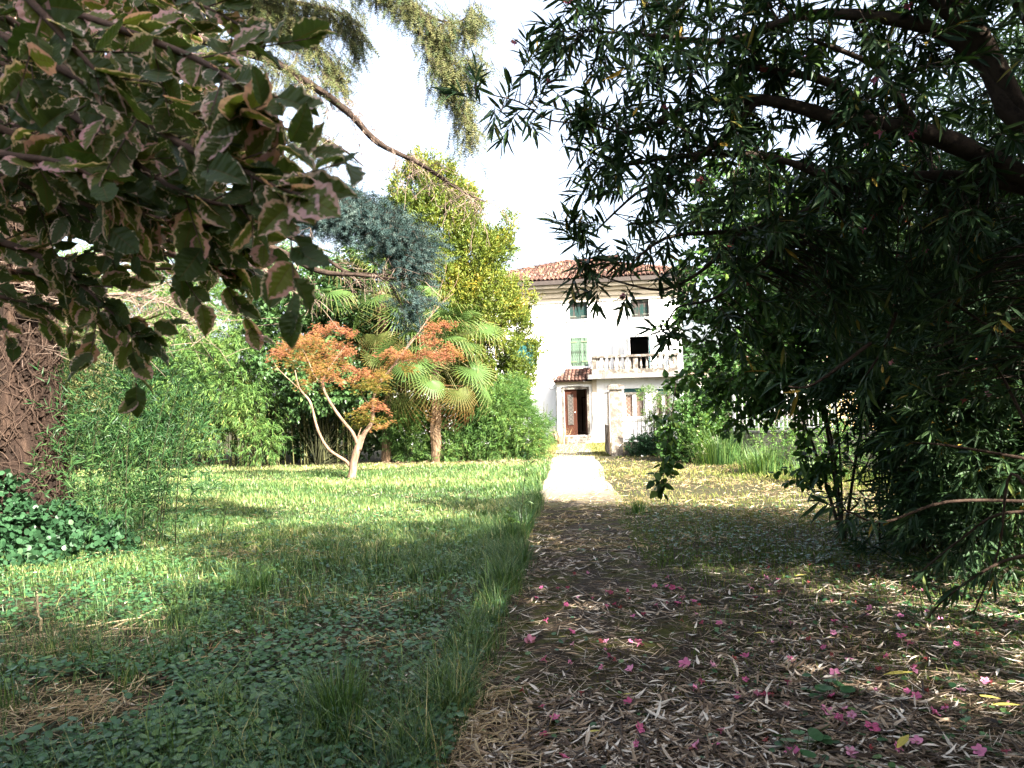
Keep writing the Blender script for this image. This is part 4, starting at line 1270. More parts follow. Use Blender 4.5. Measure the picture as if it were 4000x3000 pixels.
def shade_copy(loc, rz, label, sc=1.0):
    t = thing('oleander_tree', label, 'oleander', loc, rz)
    t.scale = (sc,) * 3
    for ch0 in oleander.children:
        if ch0.name.startswith(('branches', 'leaves')):
            c = ch0.copy(); COL.objects.link(c); c.parent = t

shade_copy((4.6, 0.4, 0), radians(35), 'oleander just outside the picture beside the camera on the right', 1.1)
shade_copy((5.8, -3.0, 0), radians(-60), 'oleander behind the camera at the start of the garden path', 1.25)
shade_copy((1.6, -4.2, 0), radians(200), 'oleander behind the camera on the lawn side', 1.25)
shade_copy((4.4, -6.5, 0), radians(80), 'tallest oleander behind the camera at the garden entrance', 1.5)

# ---- dark oleander thicket with thin stems at the far right
TH = np.array((4.6, 7.6, 0.0))
thick = thing('oleander_thicket', 'dense dark thicket of thin stems and long leaves at the right edge', 'shrub', tuple(TH))
bl = [(*W(3750, 1150, 6.8), .95), (*W(3950, 1500, 6.5), .9), (*W(3500, 1350, 7.6), .75), (5.4, 7.0, 3.3, 1.3), (4.9, 7.7, 2.6, 1.1), (6.0, 7.2, 2.4, 1.2), (4.6, 7.9, 1.8, .8), (5.4, 7.6, 1.2, 1.0),
      (*W(3780, 1800, 7.2), .65), (*W(3900, 2050, 6.6), .45), (5.0, 6.8, 4.0, .9), (*W(3600, 1700, 8.0), .5)]
bl += [(*W(3480, 1980, 8.0), .4), (*W(3650, 2050, 7.6), .45), (*W(3850, 2200, 6.8), .4), (*W(3950, 1800, 6.6), .6), (*W(3700, 1500, 7.2), .6)]
so = Soup()
pos, R, sz, t = shrub(so, [(a - TH[0], b - TH[1], c - TH[2], r) for a, b, c, r in bl], 4300, LANCE, 0.15, per=15, tl=0.4, up=0.3, droop=0.35, shell=0.4, jit=0.4)
so.build('leaves', M['oleander'], thick, kind='stuff')
sb = Soup()
for k in range(120):
    a = rng.uniform(0, 6.28); r = rng.random() ** .5
    x, y = 5.2 + 1.4 * r * cos(a) - TH[0], 8.0 + 1.0 * r * sin(a) - TH[1]
    dx, dy = rng.normal() * .25, rng.normal() * .2
    h = rng.uniform(2.2, 4.4)
    sb.tube([(x, y, -.05), (x + dx * .4, y + dy * .4, h * .5), (x + dx, y + dy, h)], [.013, .011, .005], 4, sub=2)
sb.build('stems', M['bark_oleander'], thick, smooth_=True)
# long low branches reaching out of it, with big drooping leaves
low = [wpts([(4050, 1960, 5.6), (3700, 1960, 5.6), (3450, 2040, 5.5), (3320, 2000, 5.4), (3180, 1950, 5.4)]), wpts([(4100, 2000, 5.2), (3900, 2010, 5.3), (3760, 2100, 5.4), (3600, 2230, 5.5)]),
       wpts([(4050, 1800, 5.4), (3700, 1740, 5.5), (3560, 1730, 5.5)]), wpts([(4100, 2150, 5.2), (3900, 2200, 5.2), (3700, 2330, 5.3), (3620, 2420, 5.4)]), wpts([(4100, 2050, 4.9), (3950, 1850, 5.2), (3900, 2150, 5.3), (3800, 2400, 5.4)]),
       wpts([(4100, 1400, 5.0), (3900, 1300, 5.0), (3650, 1150, 5.1), (3400, 1130, 5.2)]), wpts([(4050, 1750, 4.9), (3930, 1500, 5.0), (3880, 1420, 5.0)]), wpts([(3500, 1220, 5.2), (3450, 1360, 5.2), (3380, 1470, 5.2)]), wpts([(3400, 1340, 5.0), (3180, 1500, 5.0), (3080, 1510, 5.0)])]
sb = Soup(); LP, LD = [], []
for P in low:
    sb.tube(P - TH, np.linspace(.014, .005, len(P)), 5, sub=5)
    q, _ = smooth(P, np.ones(len(P)), 5)
    g = np.gradient(q, axis=0)
    for i in range(len(q) // 3, len(q), 3): LP.append(q[i]); LD.append(g[i])
sb.build('low_branches', M['bark_vine'], thick, smooth_=True)
LP, LD = np.array(LP), nrm(np.array(LD))
LD = nrm(LD + rng.normal(size=LD.shape) * .35 + (0, 0, -.1))
pos, R, sz = twig_leaves(LP, LD, rng.uniform(.1, .3, len(LP)), 9, 0.17, 0.8, 0.5, jit=0.4)
leaf_objects('leaf', OL, (pos - TH)[:300], R[:300], sz[:300], thick)

# ---- mulberry-like shrub with hanging leafy twigs, centre right
MR = np.array((3.55, 8.45, 0.0))
mul = thing('mulberry_shrub', 'dark leafy shrub with oval leaves hanging over the sunny grass', 'shrub', tuple(MR))
bl = [(*W(2900, 800, 9.0), .5), (*W(3100, 1000, 8.6), .75), (*W(2800, 1080, 9.0), .42), (*W(2740, 1330, 9.0), .30), (*W(2950, 1350, 8.6), .55), (*W(3250, 1250, 8.4), .65), (*W(3130, 1500, 8.4), .30), (*W(2900, 1550, 8.8), .28),
      (*W(3400, 1450, 8.0), .30), (*W(3560, 1350, 8.0), .6), (*W(3560, 1640, 8.0), .22), (*W(3600, 1780, 8.0), .26), (*W(3300, 1800, 8.2), .14), (*W(3150, 1830, 8.4), .13), (*W(3450, 900, 8.4), .8), (3.5, 8.9, 3.5, .6), (*W(3620, 1950, 7.8), .2)]
blr = [(a - MR[0], b - MR[1], c - MR[2], r) for a, b, c, r in bl]
so = Soup()
P, d, k = blob_points(blr, 3000, 0.45)
keep = gnoise(P, 2.0, 9) > -0.45; P, d = P[keep], d[keep]
D = nrm(d * 0.6 + (-0.15, 0, -0.25) + rng.normal(size=d.shape) * 0.5)
L = rng.uniform(.15, .4, len(P))
pos, R, sz = twig_leaves(P, D, L, 9, 0.085, 0.9, 0.25, jit=0.5)
hang = [wpts([(2640, 1500, 7.6), (2620, 1640, 7.4), (2600, 1780, 7.3), (2590, 1880, 7.2)]), wpts([(2760, 1400, 8.4), (2700, 1480, 8.3), (2640, 1500, 8.3)]), wpts([(3240, 1350, 8.3), (3275, 1700, 8.35), (3290, 2000, 8.4), (3285, 2130, 8.45)]),
        wpts([(3130, 1500, 8.3), (3140, 1700, 8.3), (3150, 1850, 8.3)]), wpts([(3480, 1600, 8), (3640, 1800, 8), (3630, 1980, 7.8)]), wpts([(3300, 1550, 8.2), (3230, 1800, 8.2), (3190, 1880, 8.2)]), wpts([(2780, 1120, 8.8), (2700, 1190, 8.9), (2630, 1280, 8.9)])]
sb = Soup(); HP, HD = [], []
for i, P_ in enumerate(hang):
    sb.tube(P_ - MR, np.linspace(.012 if i == 2 else .006, .010 if i == 2 else .003, len(P_)), 5, sub=4)
    if i == 2: continue
    q, _ = smooth(P_ - MR, np.ones(len(P_)), 5); g = nrm(np.gradient(q, axis=0))
    HP.append(np.repeat(q[4:], 2, 0)); HD.append(np.repeat(g[4:], 2, 0))
HP, HD = np.concatenate(HP), np.concatenate(HD); HD = nrm(HD + rng.normal(size=HD.shape) * .6)
p2, R2, s2 = twig_leaves(HP, HD, 0.14, 4, 0.10, 1.0, 0.3, jit=0.5)
pos, R, sz = np.concatenate([p2, pos]), np.concatenate([R2, R]), np.concatenate([s2, sz])
idx, restm = pick_large(pos + MR, sz, 300)
so.cloud(OVATE, pos[restm], R[restm], sz[restm], np.clip(0.4 + 0.25 * rng.normal(size=restm.sum()), 0, 1))
so.build('leaves', M['mulberry'], mul, kind='stuff')
ML = [single(OVATE, M['mulberry_o'])]
leaf_objects('leaf', ML, pos[idx], R[idx], sz[idx], mul)
for tgt in [b[:3] for b in blr[:12:3]]:
    t = np.array(tgt); sb.tube([(0.1, 0.1, 0), (t * (.3, .3, .5)) + (0.1, .1, .3), t * (.75, .75, .95) + (0, 0, .3), t], [.020, .014, .009, .004], 6, sub=4)
sb.sticks(P, P + D * L[:, None], .004, .002)
sb.build('branches', M['bark_oleander'], mul, smooth_=True)

# ---- shrubs near the fence
def add_shrub(name, label, root, blobs, n, T, size, mat, stick_mat='bark_limb', group=None, **k):
    t = thing(name, label, 'shrub', root, group=group)
    so, sb = Soup(), Soup()
    r = np.array(root)
    bl = [tuple(np.array(b[:3]) - r) + tuple(b[3:]) for b in blobs]
    P, R, S, tt = shrub(so, bl, n, T, size, **k)
    so.build('leaves', M[mat], t, kind='stuff')
    stick_mat = 'culm_dark' if name == 'photinia_tree' else stick_mat
    for b in bl:
        for q in range(2):
            e = np.array(b[:3]) + rng.normal(size=3) * b[3] * .5
            sb.tube([(rng.normal() * .1, rng.normal() * .1, -.03), e * .5 + (0, 0, .1), e], [.025, .016, .005], 5, sub=3)
    sb.build('stems', M[stick_mat], t, smooth_=True)
    return t
p = lambda x, y, d: tuple(W(x, y, d))
add_shrub('bramble_bush', 'dark green broadleaf bush in front of the right half of the fence', (4.7, 21.8, 0), [(*p(2640, 1730, 21.5), .42), (*p(2720, 1620, 22), .55), (*p(2760, 1720, 21), .55), (*p(2640, 1780, 21), .3), (*p(2850, 1600, 22), .8), (*p(2800, 1500, 22.5), .6)],
          1300, OVATE, 0.11, 'mulberry', per=7, seed=4, droop=.2, jit=.5)
add_shrub('hedge_bush', 'green bush beyond the fence corner below the villa terrace', (7.2, 25.5, 0), [(6.3, 25.5, 1.0, .9), (7.6, 25.8, 1.2, 1.2), (9.2, 25.6, 1.3, 1.3), (10.6, 24.5, 1.2, 1.2)], 1500, OVATE, 0.12, 'bush', per=6, seed=14)
add_shrub('rose_bush', 'climbing rose with white blooms on the wire fence', (4.45, 24.35, 0), [(4.45, 24.35, .8, .22, .12, .5), (4.5, 24.35, 1.4, .25, .12, .5), (4.3, 24.3, 1.9, .25, .12, .2), (4.9, 24.3, 1.7, .25, .1, .3)], 420, SMALL, 0.06, 'bush', per=9, tl=.2, seed=6)
rb = add_shrub('ivy_bush', 'low dark ivy and weeds against the foot of the fence wall', (4.3, 24.0, 0), [(3.95, 24.0, .3, .35, .2, .35), (4.5, 23.95, .3, .45, .25, .32), (5.0, 23.95, .28, .4, .25, .3)], 700, OVATE, 0.07, 'ivy', per=6, tl=.15, seed=7)
s = Soup(); s.cloud(ROUND, np.array([W(2540, 1580, 24.2), W(2535, 1648, 24.2), W(2565, 1745, 23.7), W(2510, 1778, 23.6), W(2425, 1740, 23.7)]), frames(rdirs(5), up=np.tile((0, -1, .3), (5, 1))), np.full(5, .09))
fl_ = s.build('white_flowers', M['white_petal'], None); fl_.parent = bpy.data.objects[rb.name]; fl_.matrix_parent_inverse = Matrix.Translation((-4.3, -24.0, 0))
add_shrub('boundary_shrub', 'tangled green shrub growing beside the stained concrete wall', (7.2, 15.8, 0), [(6.9, 16.3, .5, .5), (7.6, 14.8, .45, .55), (6.3, 18.0, .5, .5), (8.6, 14.2, .8, .7)], 900, SMALL, 0.09, 'bush', per=8, tl=.3, seed=8)
add_shrub('street_tree', 'green leafy tree beyond the white street railing', (12.2, 22.0, 0), [(12.5, 22.5, 4.6, 1.8), (11.2, 22.0, 4.0, 1.2), (14.5, 23, 4.5, 1.6), (12, 24, 5.6, 1.3)], 3200, OVATE, 0.13, 'bush', per=6, seed=15, thr=-.5)
add_shrub('street_tree', 'dark green tree beside the pale neighbouring house', (10.2, 30.0, 0), [(10.0, 30, 3.2, 1.6), (11.5, 30.5, 3.6, 1.5), (9.2, 30.5, 2.0, 1.1)], 2200, OVATE, 0.14, 'mulberry', per=6, seed=16)

# ---- tall yellow-green laurel
LR = (0.25 - 1.9, 26.6, 0)
lb = []
for (x, y, r) in [(1640, 760, .9), (1700, 900, 1.15), (1800, 820, .65), (1850, 1010, .9), (1700, 1150, 1.3), (1930, 1000, .5), (1900, 1200, 1.0), (1960, 960, .35), (2020, 1250, .6), (1960, 1400, .9), (2060, 1290, .28), (1760, 1400, 1.3), (1900, 1560, 1.0), (1600, 1000, .9), (1560, 850, .5), (1650, 660, .45), (1725, 680, .3), (2020, 1480, .5), (1830, 1290, 1.0), (2010, 1150, .4), (1990, 880, .22), (2040, 1400, .5), (2000, 1560, .6), (2070, 1200, .28), (2100, 1380, .22), (1750, 720, .35)]:
    lb.append((*W(x, y, 26.6), r, r * .9, r * 1.15))
add_shrub('laurel_tree', 'tall feathery yellow-green laurel beside the villa', LR, lb, 19000, SMALL, 0.135, 'laurel', per=9, tl=.42, up=1.0, out=.5, seed=21, thr=-.4, ns=2.2, shell=.65, ang=.7)

# ---- two fan palms
def fan(n=26, spread=2.3, drop=0.25, stiff=0.6, w=.026):
    s = Soup()
    for i in range(n):
        a = -spread + 2 * spread * i / (n - 1)
        l = 1.0 * (0.72 + 0.28 * cos(a * .6))
        c_, s_ = cos(a), sin(a)
        q = [(0.05, 0.4 * w, 0), (0.45 * l, w, .0), (0.8 * l, w * .6, -.05 * drop * 4), (l, .004, -.25 * drop * 4 * random.uniform(.4, 1.4))]
        V = []
        for r_, w_, z_ in q:
            V += [(r_ * c_ + w_ * s_, r_ * s_ - w_ * c_, z_), (r_ * c_ - w_ * s_, r_ * s_ + w_ * c_, z_ + .01)]
        F = []
        for k in range(3):
            b = 2 * k; F += [(b, b + 2, b + 3), (b, b + 3, b + 1)]
        s.add(V, F, [0.35, 0.35, 0.45, 0.45, .6, .6, 1.0, 1.0])
    return s
FANS = [fan(drop=.15).mesh('frond', M['palm']), fan(28, 2.4, .4).mesh('frond', M['palm']), fan(24, 1.9, .7).mesh('frond', M['palm'])]
FANS_DRY = [fan(24, 1.8, .9, w=.016).mesh('frond', M['palm_dry'])]
def palm(label, root, h, nf, seed, R0=1.15, low=-1.2):
    r = random.Random(seed)
    t = thing('fan_palm', label, 'palm', root)
    s = Soup(); s.tube([(0, 0, -.1), (.05, .03, h * .5), (0, 0, h)], [.14, .16, .17], 10, rough=.12, sub=8); s.build('trunk', M['palm_trunk'], t)
    stems = Soup()
    for i in range(nf):
        az = i * 2.399 + r.uniform(-.3, .3)
        el = 1.25 - (i / nf) * (1.25 - low) + r.uniform(-.12, .12)
        d = Vector((cos(az) * cos(el), sin(az) * cos(el), sin(el)))
        Lp = r.uniform(.5, 1.0) * R0
        tipv = Vector((0, 0, h)) + d * Lp + Vector((0, 0, -.12 * Lp))
        stems.tube([(0, 0, h - .1), tuple(Vector((0, 0, h)) + d * Lp * .5), tuple(tipv)], [.016, .012, .009], 4, sub=2)
        droop = -0.25 - 0.5 * (i / nf)
        dir_ = Vector((d.x, d.y, d.z * .8 + droop * .9)).normalized()
        up = Vector((0, 0, 1)) - dir_ * dir_.z + Vector((r.gauss(0, .3), r.gauss(0, .3), 0))
        if up.length < .1: up = Vector((1, 0, 0))
        Rm = frames(np.array([dir_]), np.array([up]))[0]
        dry = i / nf > .8
        me = FANS_DRY[0] if dry else FANS[i % 3]
        M4 = Matrix.Identity(4); sc = r.uniform(.75, .98)
        for a in range(3):
            for b in range(3): M4[a][b] = Rm[a][b] * sc
            M4[a][3] = tipv[a]
        o = link_obj('frond', me, t, mw=M4)
        if dry: o['label'] = 'browned drooping frond'
    stems.build('leafstalks', M['culm'], t)
    return t
palm('taller fan palm behind the orange maple, nearer the bamboo', (-4.0, 24.2, 0), W(1500, 1150, 24.2)[2], 60, 1, 2.1)
palm('lower fan palm with yellowed fronds left of the laurel', (-2.4, 23.6, 0), W(1700, 1370, 23.6)[2], 64, 2, 1.8, low=-1.1)

# ---- dark photinia over the shadowy hollow, bamboo thicket
add_shrub('photinia_tree', 'dark glossy broadleaf tree arching over the black hollow behind the maple', (-6.2, 24.4, 0),
          [(*p(1150, 1130, 24), 1.2), (*p(1300, 1230, 24.4), 1.3), (*p(1120, 1350, 23.6), 1.0), (*p(1250, 1480, 23.4), .85), (*p(1400, 1500, 24), .8), (*p(1180, 1560, 23.4), .45), (*p(1350, 1350, 25), 1.3), (*p(1450, 1100, 25.6), 1.2), (*p(1500, 1450, 24.5), .8), (*p(1400, 1650, 25.4), .8), (*p(1500, 1690, 25.4), .7), (*p(1330, 1740, 25.6), .6), (*p(1450, 1760, 25.6), .5), (*p(1150, 1680, 25.4), .9), (*p(1500, 1300, 25.5), 1.2), (*p(1620, 1700, 25.8), .55), (*p(1580, 1580, 25.8), .6), (*p(1250, 1720, 25.8), .7)],
          7600, OVATE, 0.15, 'photinia', thr=-.25, ns=2.2, per=6, tl=.35, up=.2, droop=.3, seed=31)
def bamboo(label, root, blobs, n, size, culms, h, spread, mat='bamboo', cm='culm', per=10, lean=(0, 0), seed=0, cr=.014, **k):
    t = thing('bamboo_clump', label, 'bamboo', root)
    r = np.array(root); so, sb = Soup(), Soup()
    bl = [tuple(np.array(b[:3]) - r) + tuple(b[3:]) for b in blobs]
    kw = dict(per=per, tl=.4, up=-.1, droop=.55, ang=.7, seed=seed, shell=.6, thr=-.2, ns=2.4, out=.7, jit=.6)
    kw.update(k)
    shrub(so, bl, n, NARROW, size, **kw)
    so.build('leaves', M[mat], t, kind='stuff')
    for i in range(culms):
        a, q = rng.uniform(0, 6.28), rng.random() ** .5
        x, y = spread[0] * q * cos(a), spread[1] * q * sin(a)
        hh = h * rng.uniform(.7, 1.05)
        lx, ly = lean[0] * hh + rng.normal() * .06 * hh, lean[1] * hh + rng.normal() * .06 * hh
        sb.tube([(x, y, -.05), (x + lx * .25, y + ly * .25, hh * .5), (x + lx, y + ly, hh)], [cr, cr * .85, cr * .3], 4, sub=3)
    sb.build('culms', M[cm], t)
    return t
bb = []
for (x, y, d, r) in [(300, 1150, 25, 1.3), (480, 1100, 25.5, 1.4), (700, 1090, 25, 1.3), (900, 1070, 25, 1.2), (1020, 1150, 25, 1.0), (600, 1280, 24, 1.3), (800, 1280, 24, 1.3), (960, 1300, 24, 1.1), (420, 1300, 24.5, 1.3), (700, 1450, 23.6, 1.1),
                     (900, 1480, 23.6, 1.1), (550, 1500, 23.8, 1.1), (1000, 1600, 23.8, .8), (350, 1500, 24, 1.2), (850, 1650, 23.6, .8), (1020, 1720, 23.4, .55), (220, 1350, 25, 1.3), (1050, 980, 26, .6), (820, 960, 26, .7), (640, 1000, 26, .7), (500, 1650, 24, .9), (250, 1650, 24, .9), (700, 1700, 24, .6)]:
    bb.append((*W(x, y, d), r))
bamboo('tall bright green bamboo thicket at the back left of the lawn', (-9.5, 24.8, 0), bb, 17000, 0.19, 230, 5.2, (4.6, .8), per=9, seed=41)
bb = [(*W(1620, 1680, 24.3), .75, .6, .8), (*W(1800, 1620, 24.4), .7), (*W(1950, 1620, 24.3), .85), (*W(2030, 1680, 24.2), .62), (*W(1930, 1730, 24), .5), (*W(1720, 1750, 24), .45), (*W(2070, 1740, 24), .42), (*W(1620, 1760, 24), .35), (*W(1850, 1740, 24.1), .5), (*W(1990, 1540, 24.5), .45), (*W(1570, 1640, 24.2), .4), (*W(2120, 1680, 24.2), .25)]
bamboo('rounded bamboo bush at the left side of the path before the villa', (-.9, 24.3, 0), bb, 6500, 0.175, 90, 1.9, (2.1, .5), per=9, seed=42, up=.25, droop=.35, thr=-.55, ns=2.2)
bb = [(*W(350, 1900, 9.8), .55), (*W(500, 1800, 9.9), .55), (*W(620, 1950, 9.7), .4), (*W(400, 1600, 10), .55), (*W(560, 1650, 10), .55), (*W(700, 1750, 10), .4), (*W(300, 1750, 10), .4), (*W(480, 2030, 9.6), .4), (*W(760, 1900, 9.9), .2), (*W(620, 1500, 10.2), .4), (*W(380, 1450, 10.2), .35)]
bamboo('sparse young bamboo in front of the lawn beside the thick trunk', (-5.0, 9.6, 0), bb, 950, 0.14, 14, 2.2, (.75, .3), cr=.007, mat='bamboo_dark', cm='culm_dark', per=9, lean=(.22, 0), seed=43, thr=-2, tl=.45, up=.5, droop=.1, ang=.8)
add_shrub('spruce_bough', 'pale yellow-green conifer behind the thick trunk', (-9.2, 14.5, 0), [(*p(250, 1500, 14.5), .6), (*p(300, 1330, 14.5), .7), (*p(180, 1400, 14.5), .7), (*p(330, 1600, 14.5), .35), (*p(240, 1200, 14.5), .6)], 700, SPRIG, 0.3, 'conifer', per=4, tl=.3, up=-.1, seed=44)
# far hedges closing the view, after unseen tree rows added to block skylight
add_shrub('far_or_added_hedge', 'unseen tree row added behind the camera to dim the skylight', (0, -12, 0), [(x_, -12 + 1.5 * sin(x_), 3.4, 2.6, 2.2, 3.6) for x_ in range(-16, 18, 4)], 6000, OVATE, 0.35, 'photinia', per=5, tl=.6, seed=47)
add_shrub('far_or_added_hedge', 'unseen tree row added left of the lawn to dim the skylight', (-15, 3, 0), [(-14 - .4 * (y_ % 3), y_, 3.6, 2.2, 2.6, 3.8) for y_ in range(-8, 12, 4)], 4500, OVATE, 0.35, 'photinia', per=5, tl=.6, seed=48)
add_shrub('far_or_added_hedge', 'unseen tree row added right of the path to dim the skylight', (13, -4, 0), [(12, y_, 3.4, 2.2, 2.6, 3.4) for y_ in range(-9, 3, 4)], 4000, OVATE, 0.35, 'photinia', per=5, tl=.6, seed=49)
add_shrub('far_or_added_hedge', 'far hedge of trees left of the bamboo', (-17, 30, 0), [(-16, 30, 2.5, 2.6), (-19, 30, 3, 2.8), (-13, 30, 2.5, 2.3), (-22, 29, 3, 3), (-9.5, 29.5, 2.6, 2.2), (-6.5, 29.6, 2.4, 2.0)], 4200, OVATE, 0.22, 'bush', per=5, seed=45)
add_shrub('far_or_added_hedge', 'far hedge of trees beyond the neighbouring houses', (26, 52, 0), [(6 + 5 * i, 60 + 2 * (i % 3), 3.0 + (i % 2), 3.6) for i in range(13)], 5000, OVATE, 0.45, 'photinia', per=5, seed=46)

# ---- Japanese maple on the lawn
z4 = lambda zx, zy, dd=0.0: W(900 + zx * .5877, 1000 + zy * .5877, 18.5 + dd)
MP = np.array(z4(800, 1490)); MP[2] = 0
maple = thing('maple_tree', 'small orange-leaved maple with bare pale forked trunk on the sunny lawn', 'maple', tuple(MP))
s = Soup()
def mt(L, r, n=9):
    s.tube(np.array([z4(*q) for q in L]) - MP, np.array(r) * .72, n, rough=.05, sub=5)
mt([(800, 1515), (812, 1440), (822, 1360), (848, 1270), (870, 1200)], [.17, .135, .125, .12, .09], 12)
mt([(855, 1290), (885, 1190), (940, 1105), (948, 1000, .1), (955, 930, .1), (1000, 830, .2), (1060, 760, .2), (1150, 640, .2), (1230, 540, .2), (1300, 440, .3), (1390, 330, .3), (1480, 250, .3)], [.085, .08, .07, .05, .045, .042, .036, .032, .028, .022, .016, .008])
mt([(850, 1270), (815, 1180, -.1), (760, 1110, -.1), (700, 1030, -.2), (640, 930, -.2), (615, 850, -.2), (640, 770, -.2), (720, 660, -.2), (760, 600, -.2)], [.07, .06, .052, .05, .045, .042, .034, .022, .01])
mt([(800, 1400), (770, 1365), (700, 1320, -.2), (650, 1280, -.2), (610, 1220, -.3), (570, 1120, -.3), (530, 970, -.3), (460, 880, -.3), (430, 760, -.3)], [.07, .055, .05, .05, .046, .042, .038, .032, .018])
mt([(460, 885, -.3), (390, 820, -.3), (310, 740, -.3), (280, 680, -.3)], [.02, .016, .012, .006], 6)
mt([(615, 850, -.2), (560, 800, -.3), (520, 700, -.3), (480, 620, -.3)], [.026, .02, .014, .006], 6)
mt([(830, 1250), (870, 1140)], [.04, .006], 6)
mt([(1000, 830, .2), (1100, 720, .2), (1250, 680, .2), (1400, 660, .2)], [.026, .02, .014, .006], 6)
mt([(1150, 640, .2), (1200, 560, .2), (1260, 500, .1), (1250, 400, .1), (1200, 300, .1)], [.02, .016, .012, .008, .004], 6)
mt([(1300, 440, .3), (1340, 380, .2), (1430, 100, .2), (1420, 20, .2)], [.016, .012, .006, .003], 5)
mt([(1390, 330, .3), (1500, 180, .3), (1520, 60, .3)], [.01, .006, .003], 5)
mt([(950, 1000, .1), (900, 960, 0), (870, 900, 0)], [.015, .01, .004], 5)
s.build('trunk', M['bark_maple'], maple, smooth_=True)
pads = [(600, 490, 120, 36, .9), (700, 470, 50, 22, .95), (770, 500, 60, 30, .9), (420, 590, 120, 50, .7), (560, 560, 120, 50, .65), (720, 600, 90, 45, .85), (330, 640, 80, 30, .9), (480, 670, 160, 50, .55), (640, 700, 120, 50, .6), (760, 640, 70, 30, .9),
        (800, 750, 70, 28, .9), (600, 770, 140, 45, .55), (700, 810, 90, 35, .75), (640, 880, 50, 22, .15), (560, 740, 90, 30, .5), (940, 790, 120, 40, .6), (880, 780, 70, 28, .8), (940, 860, 110, 45, .25), (1000, 800, 70, 30, .4), (1050, 640, 80, 24, .85), (1120, 680, 80, 30, .6), (1180, 740, 50, 30, .4),
        (1150, 650, 110, 30, .75), (1290, 650, 120, 40, .85), (1400, 670, 80, 36, .95), (1440, 620, 80, 34, .8), (1510, 660, 50, 24, .6), (1430, 450, 70, 28, .85), (1340, 470, 50, 30, .85), (1300, 530, 50, 36, .95), (1350, 570, 50, 20, .9), (910, 990, 80, 30, .65), (900, 1060, 110, 40, .2), (1000, 1010, 60, 24, .9), (1010, 1120, 70, 16, .6), (880, 1110, 90, 26, .15), (530, 620, 60, 30, .5)]
so = Soup()
for (zx, zy, rx, rz_, tn_) in pads:
    c = z4(zx, zy, rng.normal() * .25) - MP
    k = .5877 * 18.5 / 3000
    n = int(rx * rz_ / 17) + 36
    rx *= 1.25; rz_ *= 2.3; tl__ = rng.normal() * .22
    q = rdirs(n) * (rng.random(n) ** .4 * rng.choice([.6, 1.0, 1.15], n))[:, None] * np.array((rx * k, rx * k * .8, rz_ * k * .55))
    q[:, 2] += -.2 * np.abs(q[:, 0]) + q[:, 0] * tl__ + .05 * np.sin(q[:, 0] * 14 + zx) 
    dirs = nrm(np.concatenate([rng.normal(size=(n, 2)), -0.3 * np.ones((n, 1))], 1) + np.sign(q[:, :1]) * (1, 0, 0) * .5)
    so.cloud(MAPLE, c + q, frames(dirs, jit=.35), rng.uniform(.045, .08, n), np.clip(tn_ + rng.normal(size=n) * .16, 0, 1))
so.build('crown', M['maple'], maple)

# ---- big conifer on the left: trunk, vines, limbs, drooping needle sprays
CR = np.array((-6.38, 9.7, 0.0))
con = thing('conifer_tree', 'massive old conifer trunk wrapped in dead vines with limbs reaching over the lawn', 'conifer', tuple(CR))
s = Soup()
n_, hN = 36, 120
zz = np.linspace(-.1, 14, hN); th = np.arange(n_) * 2 * pi / n_
rad = (.62 - .028 * zz)[:, None] * (1 + .05 * np.sin(th * 7 + zz[:, None] * .9) + .035 * np.sin(th * 13 - zz[:, None] * 1.7) + .03 * rng.normal(size=(hN, n_))) + (.16 * np.exp(-np.maximum(zz, 0) * 1.6))[:, None]
V = np.stack([rad * np.cos(th), rad * np.sin(th), np.repeat(zz[:, None], n_, 1)], 2).reshape(-1, 3)
F = []
for i in range(hN - 1):
    for j in range(n_):
        a, b = i * n_ + j, i * n_ + (j + 1) % n_
        F += [(a, b, b + n_), (a, b + n_, a + n_)]
s.add(V, F); s.build('trunk', M['bark_conifer'], con, smooth_=True)
# bark plates standing proud on the side seen
s = Soup()
for k in range(2200):
    a = rng.uniform(-2.6, .6); z = rng.uniform(0, 5); r0 = .63 - .028 * z + .16 * math.exp(-z * 1.6)
    c = np.array((r0 * cos(a), r0 * sin(a), z)); t_ = np.array((-sin(a), cos(a), 0)); n3 = np.array((cos(a), sin(a), 0))
    w, h_ = rng.uniform(.010, .032), rng.uniform(.015, .06); t_ = t_ + np.array((0, 0, rng.normal() * .5))
    o_ = n3 * rng.uniform(.01, .04)
    q = [c + t_ * w * sx + np.array((0, 0, 1)) * h_ * sz_ for sx, sz_ in ((-1, -1), (1, -.8), (.8, 1), (-.9, .8))]
    s.poly([*[x_ for x_ in q], *[x_ * 1 + o_ - (x_ - c) * .3 for x_ in q]], [(4, 5, 6, 7), (0, 1, 5, 4), (1, 2, 6, 5), (2, 3, 7, 6), (3, 0, 4, 7)])
s.build('bark_plates', M['bark_conifer'], con, kind='stuff')
s = Soup()
for k in range(170):
    a = rng.uniform(-2.7, .5); z = rng.uniform(-.1, 3.6); L_ = []
    da = rng.normal() * .12
    for q in range(rng.integers(6, 16)):
        r0 = .655 - .028 * z + .16 * math.exp(-z * 1.6) + rng.uniform(0, .05) + (.05 if rng.random() < .1 else 0)
        L_.append((r0 * cos(a), r0 * sin(a), z)); z += rng.uniform(.02, .2); da = da * .6 + rng.normal() * .1; a += da
    s.tube(L_, np.linspace(rng.uniform(.004, .010), .002, len(L_)), 4, sub=2)
s.build('dead_vines', M['bark_vine'], con)

